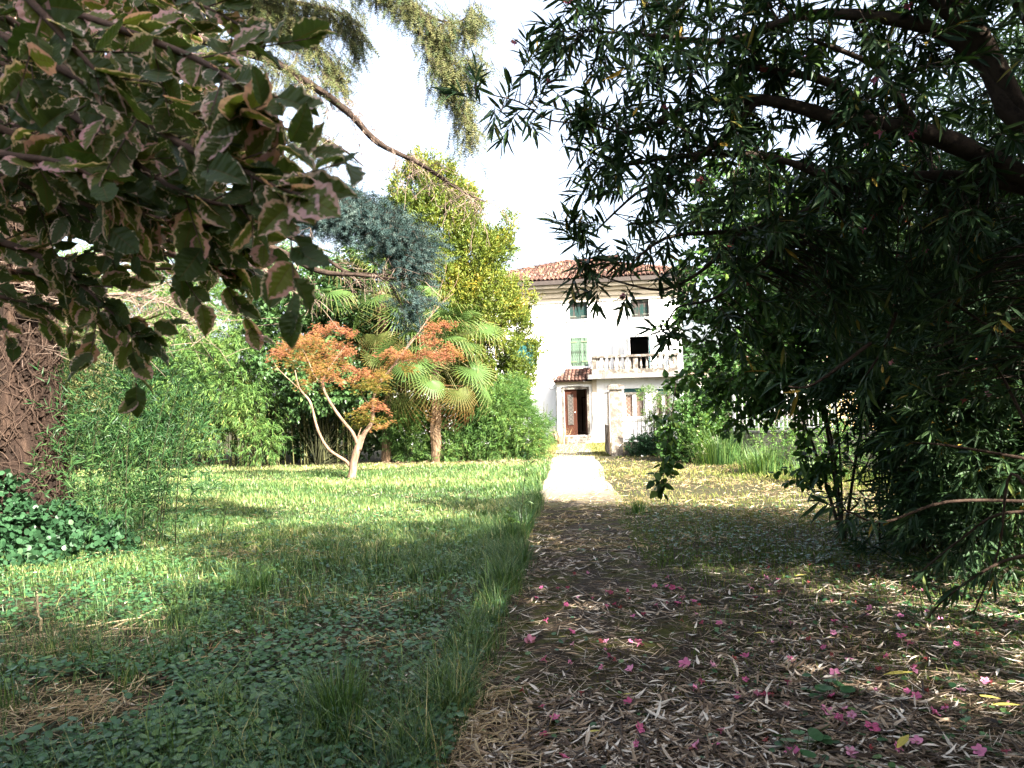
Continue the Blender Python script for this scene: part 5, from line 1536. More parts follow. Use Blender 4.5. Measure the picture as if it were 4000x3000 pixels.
def cw(L): return np.array([W(*q) for q in L]) - CR
limb_s, dead_s = Soup(), Soup()
LM = [
 ('a', [(60, 640, 9.5), (420, 260, 9.2), (700, 150, 9.0), (1000, 215, 8.9), (1180, 310, 8.8), (1350, 430, 8.8), (1480, 560, 8.8), (1640, 640, 8.8), (1800, 745, 8.8), (1900, 790, 8.8)], [.09, .08, .07, .05, .045, .04, .035, .025, .012, .005]),
 ('b', [(80, 400, 9.5), (500, -150, 9), (900, -250, 8.6), (1250, -150, 8.5), (1500, -60, 8.5), (1660, 80, 8.5), (1720, 250, 8.5), (1790, 400, 8.5), (1850, 520, 8.5)], [.09, .08, .065, .05, .04, .03, .022, .014, .006]),
 ('b', [(1660, 60, 8.5), (1780, 90, 8.5), (1860, 30, 8.5)], [.016, .01, .004]), ('b', [(1740, 270, 8.5), (1800, 240, 8.5), (1870, 235, 8.5)], [.012, .008, .004]),
 ('b', [(400, 300, 9.2), (800, -50, 9), (1050, 40, 8.9), (1220, 180, 8.9), (1330, 300, 8.9)], [.06, .045, .035, .02, .006]),
 ('b', [(700, -180, 9), (1000, -30, 9), (1200, 20, 9), (1340, 60, 9), (1400, 150, 9)], [.05, .035, .028, .016, .006]),
 ('c', [(100, 800, 9.5), (600, 560, 9.2), (1000, 700, 9.1), (1200, 800, 9.0), (1400, 850, 9.0), (1560, 930, 9.0), (1610, 1020, 9.0)], [.08, .06, .05, .04, .03, .016, .006]),
 ('c', [(1050, 700, 9.1), (1250, 720, 9.1), (1400, 760, 9.1), (1500, 840, 9.1)], [.03, .024, .014, .006]),
 ('d', [(80, 1240, 9.4), (250, 1120, 9.2), (350, 1020, 9.1), (560, 990, 9.0), (800, 900, 8.8), (950, 930, 8.8), (1100, 985, 8.8), (1250, 1060, 8.8), (1400, 1075, 8.8), (1530, 1088, 8.8)], [.085, .075, .065, .06, .055, .05, .042, .035, .02, .008]),
 ('d', [(900, 910, 8.8), (1060, 905, 8.8), (1200, 960, 8.8), (1350, 1060, 8.9), (1450, 1070, 8.9), (1600, 1075, 8.9)], [.03, .028, .024, .02, .012, .005]),
 ('e', [(200, 1190, 9.3), (450, 1150, 9.2), (600, 1170, 9.2), (740, 1230, 9.2)], [.03, .024, .014, .005]),
 ('e', [(950, 990, 8.8), (1080, 1090, 8.8), (1180, 1160, 8.8)], [.02, .014, .006]),
 ('c', [(1450, 1075, 8.9), (1600, 1130, 8.9), (1660, 1180, 8.9)], [.008, .006, .003]), ('c', [(1500, 1060, 8.9), (1560, 1180, 8.9), (1600, 1270, 8.9)], [.008, .006, .003]),
 ('a', [(1100, 500, 8.9), (1300, 560, 8.9), (1420, 650, 8.9)], [.02, .014, .005]),
]
spP, spD, spT = [], [], []
def fol(P, n, length, hang, spread, blue, jb=.1):
    q = densify(P, .04)
    k = rng.integers(int(len(q) * .18), len(q), n)
    base_ = q[k] + rng.normal(size=(n, 3)) * jb
    side = nrm(rng.normal(size=(n, 3)) * (1, 1, .25))
    D_ = nrm(side * spread + (0.25, 0, -hang))
    spP.append(base_); spD.append(D_ * (length * rng.uniform(.5, 1.2, n))[:, None]); spT.append(np.full(n, blue))
dA, dB = [], []
for kind_, P, r in LM:
    Pw = cw(P)
    (dead_s if kind_ == 'e' else limb_s).tube(Pw, r, 7, rough=.08, sub=5)
    q, _ = smooth(Pw, np.array(r), 6)
    ln = np.linalg.norm(np.diff(q, axis=0), axis=1).sum()
    if kind_ == 'b': fol(q, int(190 * ln), .26, .9, .55, 0.0, .07)
    if kind_ == 'c': fol(q[len(q) // 3:], int((300 if ln > 1.5 else 45) * ln), .20, .35, .8, 1.0, .13 if ln > 1.5 else .04)
    if kind_ == 'a': fol(q[:len(q) // 2], int(60 * ln), .3, .8, .7, 0.0)
    if kind_ in 'aed':
        nt_ = int({'a': 26, 'e': 60, 'd': 14}[kind_] * ln)
        k = rng.integers(len(q) // 6, len(q), nt_)
        dv = nrm(rng.normal(size=(nt_, 3)) * (.9, .6, .6) + ((.35, 0, -.5) if kind_ == 'a' else (.6, 0, .0)))
        A_ = q[k]; l_ = rng.uniform(.15, .6, nt_)[:, None]
        B_ = A_ + dv * l_ * .5; C_ = B_ + nrm(dv + (.1, 0, -.7)) * l_ * .5
        dA += [A_, B_]; dB += [B_, C_]
        kk_ = rng.integers(0, nt_, nt_ * 4); o_ = B_[kk_] + (C_[kk_] - B_[kk_]) * rng.random((nt_ * 4, 1))
        dA.append(o_); dB.append(o_ + nrm(rng.normal(size=(nt_ * 4, 3)) + (0, 0, -1.0)) * rng.uniform(.04, .16, (nt_ * 4, 1)))
dA, dB = np.concatenate(dA), np.concatenate(dB)
limb_s.build('limbs', M['bark_limb'], con, smooth_=True)
dead_s.sticks(dA, dB, .0032, .0018)
# tangle of dead pale twigs by the trunk
q = cw([(150, 1150, 9.2), (350, 1080, 9.1), (550, 1150, 9.0), (700, 1250, 9.0), (300, 1300, 9.2), (500, 1000, 9.1)])
c0 = q[rng.integers(0, len(q), 260)] + rng.normal(size=(260, 3)) * (.4, .25, .2)
d0 = nrm(rng.normal(size=(260, 3)) * (.9, .6, .35) + (.6, 0, -.05)); l0 = rng.uniform(.15, .5, (260, 1)); c1 = c0 + d0 * l0
dead_s.sticks(c0, c1, .004, .003); dead_s.sticks(c1, c1 + nrm(d0 + rng.normal(size=d0.shape) * .5) * l0 * .7, .003, .0015)
dead_s.build('dead_twigs', M['bark_dead'], con, kind='stuff')
A_, D_, T_b = np.concatenate(spP), np.concatenate(spD), np.concatenate(spT)
st = Soup(); st.sticks(A_, A_ + D_, .0035, .002); st.build('twigs', M['bark_limb'], con, kind='stuff')
so = Soup()
for b, mi in ((0.0, 0), (1.0, 1)):
    m_ = T_b == b; A1_, D1_ = A_[m_], D_[m_]
    for j in range(4):
        t_ = (j + rng.random(len(A1_))) / 4
        pp = A1_ + D1_ * t_[:, None]
        dd_ = nrm(nrm(D1_) + rng.normal(size=D1_.shape) * .45 + (0, 0, -.25 if b == 0 else 0))
        so.cloud(SPRIG, pp, frames(dd_, jit=1), np.stack([rng.uniform(.09, .17, len(pp))] + [rng.uniform(.12, .17, len(pp))] * 2, 1), np.clip(.5 + .25 * rng.normal(size=len(pp)), 0, 1), mi)
so.build('needles', [M['conifer'], M['conifer_blue']], con, kind='stuff')
# upper crown out of the picture, a few heavy boughs
so = Soup(); 
shrub(so, [(0.5, -1, 8.5, 2.0, 2.0, .8), (-1, 1, 9.5, 2.2, 2.2, .8), (0, 0, 11.5, 1.8, 1.8, 1.6), (-.2, 0, 13.6, .9, .9, 1.6), (-2, -1.5, 7.5, 1.6, 1.6, .6)], 2200, SPRIG, .4, per=3, tl=.5, up=-.2, seed=50)
so.build('upper_needles', M['conifer'], con, kind='stuff')

# ivy mound at its foot
ivy = thing('ivy_mound', 'dark ivy mound covering the foot of the thick trunk', 'ivy', (CR[0], CR[1], 0))
so = Soup()
shrub(so, [(.35, -.55, .25, .75, .5, .35), (.8, -.3, .2, .65, .5, .3), (.1, -.65, .65, .45, .22, .35), (1.3, -.7, .05, .6, .5, .16), (-.3, -.9, .3, .7, .4, .4), (.55, -1.5, 0, .9, .6, .14)], 1500, ROUND, .065, per=5, tl=.14, up=.4, seed=51, shell=.9)
so.build('leaves', M['ivy'], ivy, kind='stuff')

# ---- variegated beech boughs close to the camera
BR = np.array((-3.0, 1.4, 0.0))
beech = thing('variegated_beech', 'pink-edged variegated beech boughs hanging in from the upper left', 'beech', tuple(BR))
BT = [[(-400, -150, 1.5), (0, -40, 1.45), (400, 90, 1.4), (800, 230, 1.3), (1060, 350, 1.2), (1130, 450, 1.2)],
      [(-400, 0, 1.6), (-100, 90, 1.5), (350, 330, 1.35), (700, 560, 1.25), (1000, 640, 1.2), (1220, 720, 1.15), (1400, 760, 1.1)],
      [(-400, 250, 1.6), (0, 290, 1.5), (300, 460, 1.4), (600, 690, 1.35), (880, 790, 1.3), (1180, 800, 1.25)],
      [(-400, 420, 1.8), (0, 500, 1.7), (300, 700, 1.65), (600, 850, 1.6), (850, 880, 1.6), (1050, 850, 1.6)],
      [(-400, 600, 1.9), (0, 690, 1.8), (250, 820, 1.8), (520, 980, 1.8), (800, 1050, 1.8), (960, 1090, 1.8)],
      [(-400, 850, 1.8), (0, 960, 1.8), (200, 1060, 1.8), (330, 1180, 1.8), (450, 1320, 1.8), (560, 1430, 1.8)],
      [(-400, 1150, 2.6), (0, 1230, 2.4), (150, 1270, 2.4), (290, 1300, 2.4)],
      [(-400, -250, 1.7), (100, -200, 1.6), (500, -60, 1.5), (850, 30, 1.45), (1080, 110, 1.4)],
      [(-400, 300, 2.3), (0, 420, 2.2), (400, 600, 2.2), (700, 720, 2.2), (950, 900, 2.2), (1080, 980, 2.2)],
      [(-400, 700, 2.4), (0, 800, 2.3), (350, 930, 2.3), (700, 960, 2.3), (950, 980, 2.3), (1090, 1080, 2.3)],
      [(-400, 60, 2.0), (0, 150, 2.0), (500, 380, 2.0), (850, 540, 2.0), (1080, 620, 2.0)],
      [(-400, -100, 2.3), (100, 60, 2.3), (500, 200, 2.3), (820, 300, 2.2), (900, 430, 2.2)],
      [(-300, 900, 2.6), (100, 1010, 2.6), (450, 1080, 2.6), (720, 1090, 2.6), (900, 1060, 2.6)],
      [(-400, -300, 1.3), (0, -100, 1.25), (300, 200, 1.2), (420, 330, 1.2)],
      [(-300, 500, 1.4), (0, 600, 1.35), (250, 640, 1.3), (480, 760, 1.3)],
      [(-300, 1050, 2.0), (0, 1100, 2.0), (200, 1130, 2.0), (300, 1260, 2.0)]]
_br = random.Random(8)
BT = [[(700 + (x_ - 700) * .68 if x_ > 700 else x_, 880 + (y_ - 880) * .8 if y_ > 880 else y_, d_) for x_, y_, d_ in P] for P in BT]
for k in range(46):
    y0 = _br.uniform(-350, 720); d0 = _br.uniform(1.7, 3.4); x1 = _br.uniform(380, 950) if y0 < 500 else _br.uniform(150, 650)
    sl_ = _br.uniform(.25, .5); j_ = lambda: _br.uniform(-40, 40)
    BT.append([(-350, y0 - 350 * sl_, d0)] + [(x1 * f, y0 + x1 * f * sl_ + j_(), d0 - .2 * f) for f in (0, .35, .7, 1.0)])
sb = Soup(); lp, ld, ls, seedv = [], [], [], []
for P in BT:
    Pw = wpts(P) - BR
    sb.tube(Pw, np.linspace(.012, .002, len(Pw)), 5, sub=5)
    q, _ = smooth(Pw, np.ones(len(Pw)), 10)
    q = densify(q, .024)
    g = nrm(np.gradient(q, axis=0))
    side = 1
    for i in range(0, len(q)):
        px_w = q[i] + BR
        side = -side
        per = np.cross(g[i], (0, -1, 0.2)); per /= np.linalg.norm(per)
        if i % 5 == 0 and i < len(q) - 4:      # side twig
            L_ = rng.uniform(.10, .24)
            D_ = nrm(g[i] * 1.0 + per * side * rng.uniform(.5, 1.0) + np.array((0, rng.normal() * .5, 0)))
            sb.sticks([q[i]], [q[i] + D_ * L_], .002, .001)
            for u in np.arange(.03, L_, .027):
                sd = 1 if rng.random() < .5 else -1
                pr = np.cross(D_, (0, -1, .2)); pr /= np.linalg.norm(pr)
                lp.append(q[i] + D_ * u); ld.append(D_ * 1.0 + pr * sd * .55 + rng.normal(size=3) * .3 + (.1, 0, -.06)); ls.append(rng.uniform(.045, .075))
        else:
            lp.append(q[i]); ld.append(g[i] * .9 + per * side * .42 + rng.normal(size=3) * .2 + (.2, 0, -.1)); ls.append(rng.uniform(.045, .08))
    lp.append(q[-1]); ld.append(g[-1] + (0, 0, -.1)); ls.append(.085)
lp, ld, ls = np.array(lp), nrm(np.array(ld)), np.array(ls)
up = np.tile((0.25, -0.5, 0.6), (len(lp), 1)) + rng.normal(size=(len(lp), 3)) * .5
R = frames(ld, up)
idx, restm = pick_large(lp + BR, ls, 300)
sb.tube([(0, 0, -.1), (0, .1, 1.2), (.1, .1, 2.6), (.3, .2, 4.0)], [.13, .11, .09, .04], 10)
for P in BT:
    e = wpts(P[:1])[0] - BR
    sb.tube([(0, .1, max(.9, e[2] - .5)), e * .5 + (0, 0, e[2] * .5), e], [.03, .02, .012], 6, sub=4)
sb.build('branches', M['bark_beech'], beech, smooth_=True)
so = Soup(); 
rr = np.where(restm)[0]
for v_ in range(3):
    k = rr[v_::3]; so.cloud(BEECH[v_], lp[k], R[k], ls[k] * 1.0)
so.build('leaves', M['beech'], beech, kind='stuff')
BL = [single(t, M['beech_o']) for t in BEECH]
leaf_objects('leaf', BL, lp[idx], R[idx], ls[idx] * 1.05, beech)

# ------------------------------------------------------------------ grass, ground cover, litter
def wedge(n, y0, y1, pw=1.0, kx=.75, xmin=None, xmax=None):
    u = rng.random(n); y = (y0 ** (1 - pw) + u * (y1 ** (1 - pw) - y0 ** (1 - pw))) ** (1 / (1 - pw)) if pw != 1 else y0 * (y1 / y0) ** u
    x = rng.uniform(-1, 1, n) * kx * y
    return x, y
def n2(x, y, s, seed=0):
    return gnoise(np.stack([x, y, np.zeros_like(x)], 1), s, seed)
def blades(soup, x, y, h, w, lean=.5, tint=None, m=0, zoff=0):
    n = len(x); a = rng.uniform(0, 2 * pi, n); h, w = np.broadcast_to(h, (n,)), np.broadcast_to(w, (n,))
    D_ = np.stack([np.cos(a), np.sin(a), np.zeros(n)], 1)
    R_ = frames(D_)
    z = gz(x, y) - .01 + zoff
    sc = np.stack([h * lean * rng.uniform(.3, 2.2, n), w, h], 1)
    soup.cloud(BLADE, np.stack([x, y, z], 1), R_, sc, tint, m)

hollow = lambda x, y: (np.abs(x + 6.1) < 2.8) & (y > 23.0)
# sunny lawn
so = Soup()
x, y = wedge(350000, 6.8, 24.2, .6)
eo_ = .13 * n2(x, y, 2.2, 77)
k = (x < xl(y) - .02 + eo_) & (x > -14) & ~hollow(x, y) & (rng.random(len(x)) < np.clip((y - 6.2) / 3.5, 0.15, 1))
strip_dry = (y > 22.2 + .4 * np.sin(x)) & (x > -3.3)
k &= ~(strip_dry & (rng.random(len(x)) < .75))
x, y = x[k], y[k]
edge = np.exp(-(xl(y) - x) / .35)
hh = (.06 + .06 * np.clip(n2(x, y, 1.1, 1) + .3, 0, 2) + .20 * edge * (y < 19)) * rng.uniform(.5, 1.3, len(x))
tint = np.clip(.50 + .22 * n2(x, y, .7, 2) + .15 * n2(x, y, 3.5, 27) + rng.normal(size=len(x)) * .26 + .25 * (y > 21.5) - .2 * edge, 0, 1)
blades(so, x, y, hh, .0035 + .00062 * y, .8, tint)
lawn = so.build('lawn_grass', M['grass'], kind='stuff')
tag(lawn, 'long green grass of the lawn, sunlit in its middle', 'grass', kind='stuff')
print('lawn', len(x))
# foreground left grass: sparse long blades and tufts
so = Soup()
x, y = wedge(52000, 3.0, 9.8, 1.5, .72)
k = (x < xl(y) + .02 + .13 * n2(x, y, 2.2, 77)) & (rng.random(len(x)) < np.clip(.42 + .55 * n2(x, y, .9, 3), .05, 1)); x, y = x[k], y[k]
tint = np.clip(.36 + rng.normal(size=len(x)) * .32, 0, 1)
blades(so, x, y, rng.uniform(.04, .21, len(x)), rng.uniform(.003, .0065, len(x)), .95, tint)
tc = [(rng.uniform(-3.4, -.2), rng.uniform(3.2, 9)) for _ in range(60)] + [(xl(v) - rng.uniform(0, .25), v) for v in rng.uniform(3.2, 13, 130)] + [(-.95, 3.7), (-.75, 3.6), (-1.1, 3.9), (-.6, 3.9), (-.45, 4.3), (-1.6, 3.5), (-1.3, 3.35)]
for cx_, cy_ in tc:
    if cx_ > xl(cy_): continue
    n = int(rng.uniform(20, 60)); a = rng.normal(size=(n, 2)) * .05
    blades(so, cx_ + a[:, 0], cy_ + a[:, 1], rng.uniform(.12, .36, n) * rng.uniform(.7, 1.1), rng.uniform(.004, .008, n), 1.0, np.clip(.42 + rng.normal(size=n) * .32, 0, 1))
tag(so.build('shade_grass', M['grass'], kind='stuff'), 'sparse long grass tufts in the shaded lower left', 'grass', kind='stuff')
# mown grass on the right
so = Soup()
x, y = wedge(260000, 4.2, 24, .9)
k = (x > xr(y) - .12) & (x < 11 - (y - 14) * .55) & (rng.random(len(x)) < np.clip(.55 + .5 * n2(x, y, 1.1, 4) - .6 * (y < 7.5) * (rng.random(len(x)) < .8), .05, 1)); x, y = x[k], y[k]
dry = n2(x, y, .9, 6)
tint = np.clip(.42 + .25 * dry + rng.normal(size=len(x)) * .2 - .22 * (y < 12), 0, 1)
blades(so, x, y, rng.uniform(.03, .09, len(x)) * (1 + (x > 5.2) * (y > 13)), .003 + .0006 * y, .7, tint)
tag(so.build('mown_grass', M['grass_short'], kind='stuff'), 'short yellowish mown grass right of the path', 'grass', kind='stuff')
# path strip grass between gate and house, and dry strip before the bushes
so = Soup()
x, y = rng.uniform(-.6, 4.2, 16000), rng.uniform(24.5, 33.5, 16000)
k = ((x < xl(y) + .1) | (x > xr(y) - .1) | (rng.random(len(x)) < .35)); x, y = x[k], y[k]
blades(so, x, y, rng.uniform(.03, .09, len(x)), .02, .8, np.clip(.55 + .3 * rng.normal(size=len(x)), 0, 1))
tag(so.build('yard_grass', M['grass_short'], kind='stuff'), 'sunburnt grass between the gate and the front door', 'grass', kind='stuff')

# straw and dry stalks lying about
def lying(soup, T, x, y, L_, w, z=.012, tilt=.12, tint=None):
    n = len(x); a = rng.uniform(0, 2 * pi, n)
    D_ = np.stack([np.cos(a), np.sin(a), rng.normal(size=n) * tilt], 1)
    soup.cloud(T, np.stack([x, y, gz(x, y) + z + rng.random(n) * .02], 1), frames(D_, jit=.3), np.stack([L_, w, np.minimum(w * 1.2, L_)], 1), tint)
so = Soup()
x, y = wedge(60000, 8.5, 24, .7)
right = (x > xl(y) - .15) & (x < 10.5 - (y - 14) * .5) & (rng.random(len(x)) < np.clip(.35 + .5 * n2(x, y, 1.4, 41), .05, 1))
strip = (x < xl(y)) & (((y > 22 + .4 * np.sin(x)) & (x > -4.5)) | (rng.random(len(x)) < .06))
onp = (x > xl(y)) & (x < xr(y)) & (y > 13.5)
k = (right | strip) & (~onp | (rng.random(len(x)) < .6)); x, y = x[k], y[k]
lying(so, NARROW, x, y, rng.uniform(.08, .22, len(x)), rng.uniform(.05, .12, len(x)), tilt=.2)
tag(so.build('straw_litter', M['straw'], kind='stuff'), 'dry straw and cut stalks scattered over grass and path', 'straw', kind='stuff')
CURL = strip_leaf([(0, .05), (.35, .5), (.7, .45), (1, .02)], .5, .5)
CURL2 = strip_leaf([(0, .05), (.3, .5), (.6, .45), (1, .02)], -.4, -.9)
so = Soup()
x, y = wedge(52000, 3.0, 13.2, 1.35, .72)
nn = n2(x, y, 1.0, 12)
pr = np.where(x < xl(y) - .1, .05 + .25 * ((x > xl(y) - .5) & (y < 4.6)), np.where(x < xr(y) + np.where(y < 6.5, .9, 0), .5 + .8 * nn, .14 + .25 * nn)) * np.where(y > 8, .65, 1)
k = rng.random(len(x)) < np.clip(pr, .04, 1); x, y = x[k], y[k]
h_ = len(x) // 2
tl_ = lambda n: np.clip(.48 + rng.normal(size=n) * .33, 0, 1)
lying(so, CURL, x[:h_], y[:h_], rng.uniform(.05, .13, h_), rng.uniform(.010, .022, h_), tilt=.16, tint=tl_(h_))
n = len(x) - h_
lying(so, CURL2, x[h_:], y[h_:], rng.uniform(.05, .14, n), rng.uniform(.009, .02, n), tilt=.16, tint=tl_(n))
x, y = wedge(26000, 3.0, 13.2, 1.3, .72)
k = (x > xl(y) - .25); x, y = x[k], y[k]; n = len(x)
A_ = np.stack([x, y, gz(x, y) + .012], 1); a = rng.uniform(0, 6.28, n); L_ = rng.uniform(.04, .22, n)
so.sticks(A_, A_ + np.stack([np.cos(a) * L_, np.sin(a) * L_, rng.uniform(-.01, .03, n)], 1), .0018, .0012)
tag(so.build('leaf_litter', M['litter'], kind='stuff'), 'dense litter of dry narrow oleander leaves on the mossy path', 'leaf litter', kind='stuff')
# straw heap at the lower-left border of the path and at the left edge
so = Soup()
for cx_, cy_, sx_, sy_, n in ((-.22, 3.75, .16, .28, 420), (-.35, 4.6, .1, .3, 200), (-2.5, 4.05, .38, .22, 800), (-3.3, 5.4, .55, .3, 600), (-2.2, 5.0, .4, .3, 300), (-3.0, 8.6, .4, .3, 300), (-1.2, 6.4, .5, .3, 300), (-.8, 5.2, .3, .2, 120)):
    lying(so, CURL, cx_ + rng.normal(size=n) * sx_, cy_ + rng.normal(size=n) * sy_, rng.uniform(.08, .24, n), rng.uniform(.003, .007, n), z=.04, tilt=.15)
tag(so.build('dry_stalks', M['straw'], kind='stuff'), 'heaps of dry stalks along the lower path edge and far left', 'straw', kind='stuff')

# ground cover of small round leaves, moss and low weeds
so = Soup()
x, y = wedge(90000, 3.0, 12.5, 1.3, .74)
c = n2(x, y, .9, 21); c2 = n2(x, y, .7, 22)
leftp = (x < xl(y) - .02) & (rng.random(len(x)) < np.clip(.5 + .6 * c, .04, 1) * np.where(y > 9, .8, 1)) & ~((((x + 2.5) / .6) ** 2 + ((y - 4.1) / .5) ** 2 < 1) | (((x + 3.2) / .9) ** 2 + ((y - 5.4) / .5) ** 2 < 1)) | ((x < xl(y)) & (rng.random(len(x)) < .04))
rightp = (x > xr(y) + .1) & (rng.random(len(x)) < np.clip(.10 + .5 * (c2 - .3) + .35 * (y > 7.5), .02, .8))
cent = (x > xl(y)) & (rng.random(len(x)) < .012)
k = leftp | rightp | cent; x, y = x[k], y[k]; n = len(x)
hgt = np.where(x < xl(y), rng.uniform(.015, .11, n), rng.uniform(.01, .04, n))
a = rng.uniform(0, 6.28, n)
D_ = np.stack([np.cos(a), np.sin(a), rng.normal(size=n) * .25], 1)
so.cloud(ROUND, np.stack([x, y, gz(x, y) + hgt], 1), frames(D_, jit=.25), rng.uniform(.016, .042, n), np.clip(.38 + .25 * c[k] + .2 * rng.normal(size=n), 0, 1))
tag(so.build('ground_cover', M['cover'], kind='stuff'), 'round-leaved green ground cover in the shade of the lower left', 'ground cover', kind='stuff')
so = Soup()
x, y = wedge(60000, 3.0, 13, 1.3, .72)
k = (x > xl(y) - .05) & (x < xr(y) + 1.6) & (n2(x, y, 1.3, 31) > .15); x, y = x[k], y[k]; n = len(x)
so.cloud(SMALL, np.stack([x, y, gz(x, y) + .008], 1), frames(nrm(rng.normal(size=(n, 3)) * (1, 1, .5) + (0, 0, .5))), rng.uniform(.012, .026, n), np.clip(.5 + .3 * rng.normal(size=n), 0, 1))
tag(so.build('moss', M['moss'], kind='stuff'), 'olive moss cushions between the fallen leaves on the path', 'moss', kind='stuff')

# big leaves of weeds in the foreground, grass clump, weeds
def clump(name, label, cx_, cy_, n, h, rad, mat='grass', w=.012, lean=.7, tint=None, cat='grass clump', group=None):
    so = Soup(); a = rng.normal(size=(n, 2)) * rad
    hh = h * rng.uniform(.5, 1.1, n)
    d_ = np.stack([a[:, 0], a[:, 1], np.zeros(n)], 1) + rng.normal(size=(n, 3)) * (.3 * rad, .3 * rad, 0)
    so.cloud(BLADE, np.stack([a[:, 0], a[:, 1], np.full(n, -.01)], 1), frames(d_), np.stack([hh * lean * rng.uniform(.3, 1.6, n), np.full(n, w), hh], 1), tint)
    o = so.build(name, M[mat]); o.location = (cx_, cy_, float(gz(cx_, cy_)))
    return tag(o, label, cat, group)
for i, (px__, py__, h, lab) in enumerate([(2820, 1815, 1.0, 'tall arching grass clump left of the boundary wall'), (2930, 1800, 1.2, 'tallest arching grass clump beside the boundary wall end'), (2990, 1850, .7, 'lower grass clump at the foot of the boundary wall'), (3200, 1880, .5, 'soft low grass clump below the concrete wall')]):
    gx, gy = G(px__, py__); clump('grass_clump', lab, gx, gy, 420, h, .28, w=.016, lean=.8, tint=rng.random(420) * .8)
for i, (px__, py__, h, lab) in enumerate([(2490, 2010, .32, 'dark upright grass tuft on the right border of the path'), (2000, 2150, .45, 'long grass tuft overhanging the left path border'), (1985, 2330, .40, 'grass tuft leaning over the path near the mossy patch'), (1330, 2870, .42, 'long-bladed grass tuft in the lower foreground'), (1020, 2330, .3, 'broad-bladed grass tuft among the round leaves')]):
    gx, gy = G(px__, py__); clump('grass_tuft', lab, gx, gy, 130, h, .07, w=.007, lean=.6, tint=rng.random(130) * .7)
clump('dry_weed', 'dry straw-coloured weeds beside the front steps', *G(2190, 1735), 160, .8, .18, 'straw', .02, .5, cat='weed')
clump('dry_weed', 'brown dried undergrowth at the foot of the rounded bamboo bush', *G(1760, 1795), 260, .6, .3, 'straw', .018, .8, cat='weed')

def weed(name, label, px__, py__, h, T, size, mat, n=26, lean=(0, 0), per=3):
    gx, gy = G(px__, py__)
    t = thing(name, label, 'plant', (gx, gy, float(gz(gx, gy))))
    sb = Soup(); P = np.array([(0, 0, -.02), (lean[0] * .4 * h, lean[1] * h, h * .5), (lean[0] * h, lean[1] * h, h)])
    sb.tube(P, [.006, .005, .002], 5, sub=4); q, _ = smooth(P, np.ones(3), 8)
    sel = q[rng.integers(4, len(q), n)]
    D_ = nrm(rng.normal(size=(n, 3)) * (1, 1, .4) + (0, 0, .5))
    pos, R, sz = twig_leaves(sel, D_, .1, per, size, .7, .05, jit=.4)
    sb.build('stem', M['culm_dark'], t)
    so = Soup(); so.cloud(T, pos, R, sz); so.build('leaves', M[mat], t)
    return t
weed('sapling', 'thin sapling with narrow dark leaves at the left edge of the path', 2030, 2110, 1.05, LANCE, .09, 'bamboo_dark', 34, (.12, 0))
weed('sapling', 'slender shoot standing alone on the shaded lawn', 860, 2150, .72, LANCE, .10, 'bamboo', 18, (.2, 0))
weed('weed_plant', 'leafy yellow-green weed beside the path under the sapling', 1990, 2120, .35, OVATE, .07, 'bush', 16)
weed('sapling', 'small twisted green sprout at the foot of the maple', 1345, 1860, .55, LANCE, .09, 'bush', 14)
weed('sapling', 'young leafy shoot on the lawn between the conifer and the maple', 1010, 2290, .4, LANCE, .1, 'bamboo', 14, (.15, 0))
weed('weed_plant', 'dark climbing plant beside the stained wall', 3290, 1900, 1.1, OVATE, .09, 'mulberry', 30)
for px__, py__, lab in ((720, 2790, 'broad scalloped green leaf plant in the lower centre left'), (1040, 2960, 'round pale green leaves at the bottom edge'), (3150, 2960, 'small patch of green scalloped leaves at the bottom right'), (3250, 2740, 'low green leafy sprout among the fallen blossoms'), (250, 2950, 'large rounded leaves in the lower left corner')):
    gx, gy = G(px__, py__); t = thing('weed_plant', lab, 'plant', (gx, gy, float(gz(gx, gy))))
    n = 14; a = rng.uniform(0, 6.28, n); r_ = rng.uniform(.01, .11, n)
    P = np.stack([r_ * np.cos(a), r_ * np.sin(a), rng.uniform(.03, .1, n)], 1)
    so = Soup(); so.sticks(np.zeros((n, 3)), P, .0015, .001); so.build('stems', M['culm'], t)
    me = single(ROUND, M['cover'])
    leaf_objects('leaf', [me], P, frames(np.stack([np.cos(a), np.sin(a), np.full(n, .1)], 1), jit=.3), rng.uniform(.04, .075, n), t)
# broken cane standing at the left, lying canes
gx, gy = G(160, 2480)
s = Soup(); s.tube([(0, 0, -.02), (.005, 0, .12), (-.015, 0, .14), (-.02, 0, .30)], [.011, .010, .009, .008], 6, sub=1)
o = s.build('cane_stump', M['cane']); o.location = (gx, gy, 0); tag(o, 'broken dry cane standing upright at the far left', 'cane')
for a, b, lab in (((20, 2520), (560, 2440), 'long dry cane lying near the left edge'), ((430, 2470), (640, 2400), 'thin dry cane propped on the round leaves')):
    A_, B_ = G(*a), G(*b)
    s = Soup(); s.tube([(A_[0], A_[1], .03), ((A_[0] + B_[0]) / 2, (A_[1] + B_[1]) / 2, .05), (B_[0], B_[1], .06)], [.006, .006, .004], 5); tag(s.build('dry_cane', M['cane']), lab, 'cane')

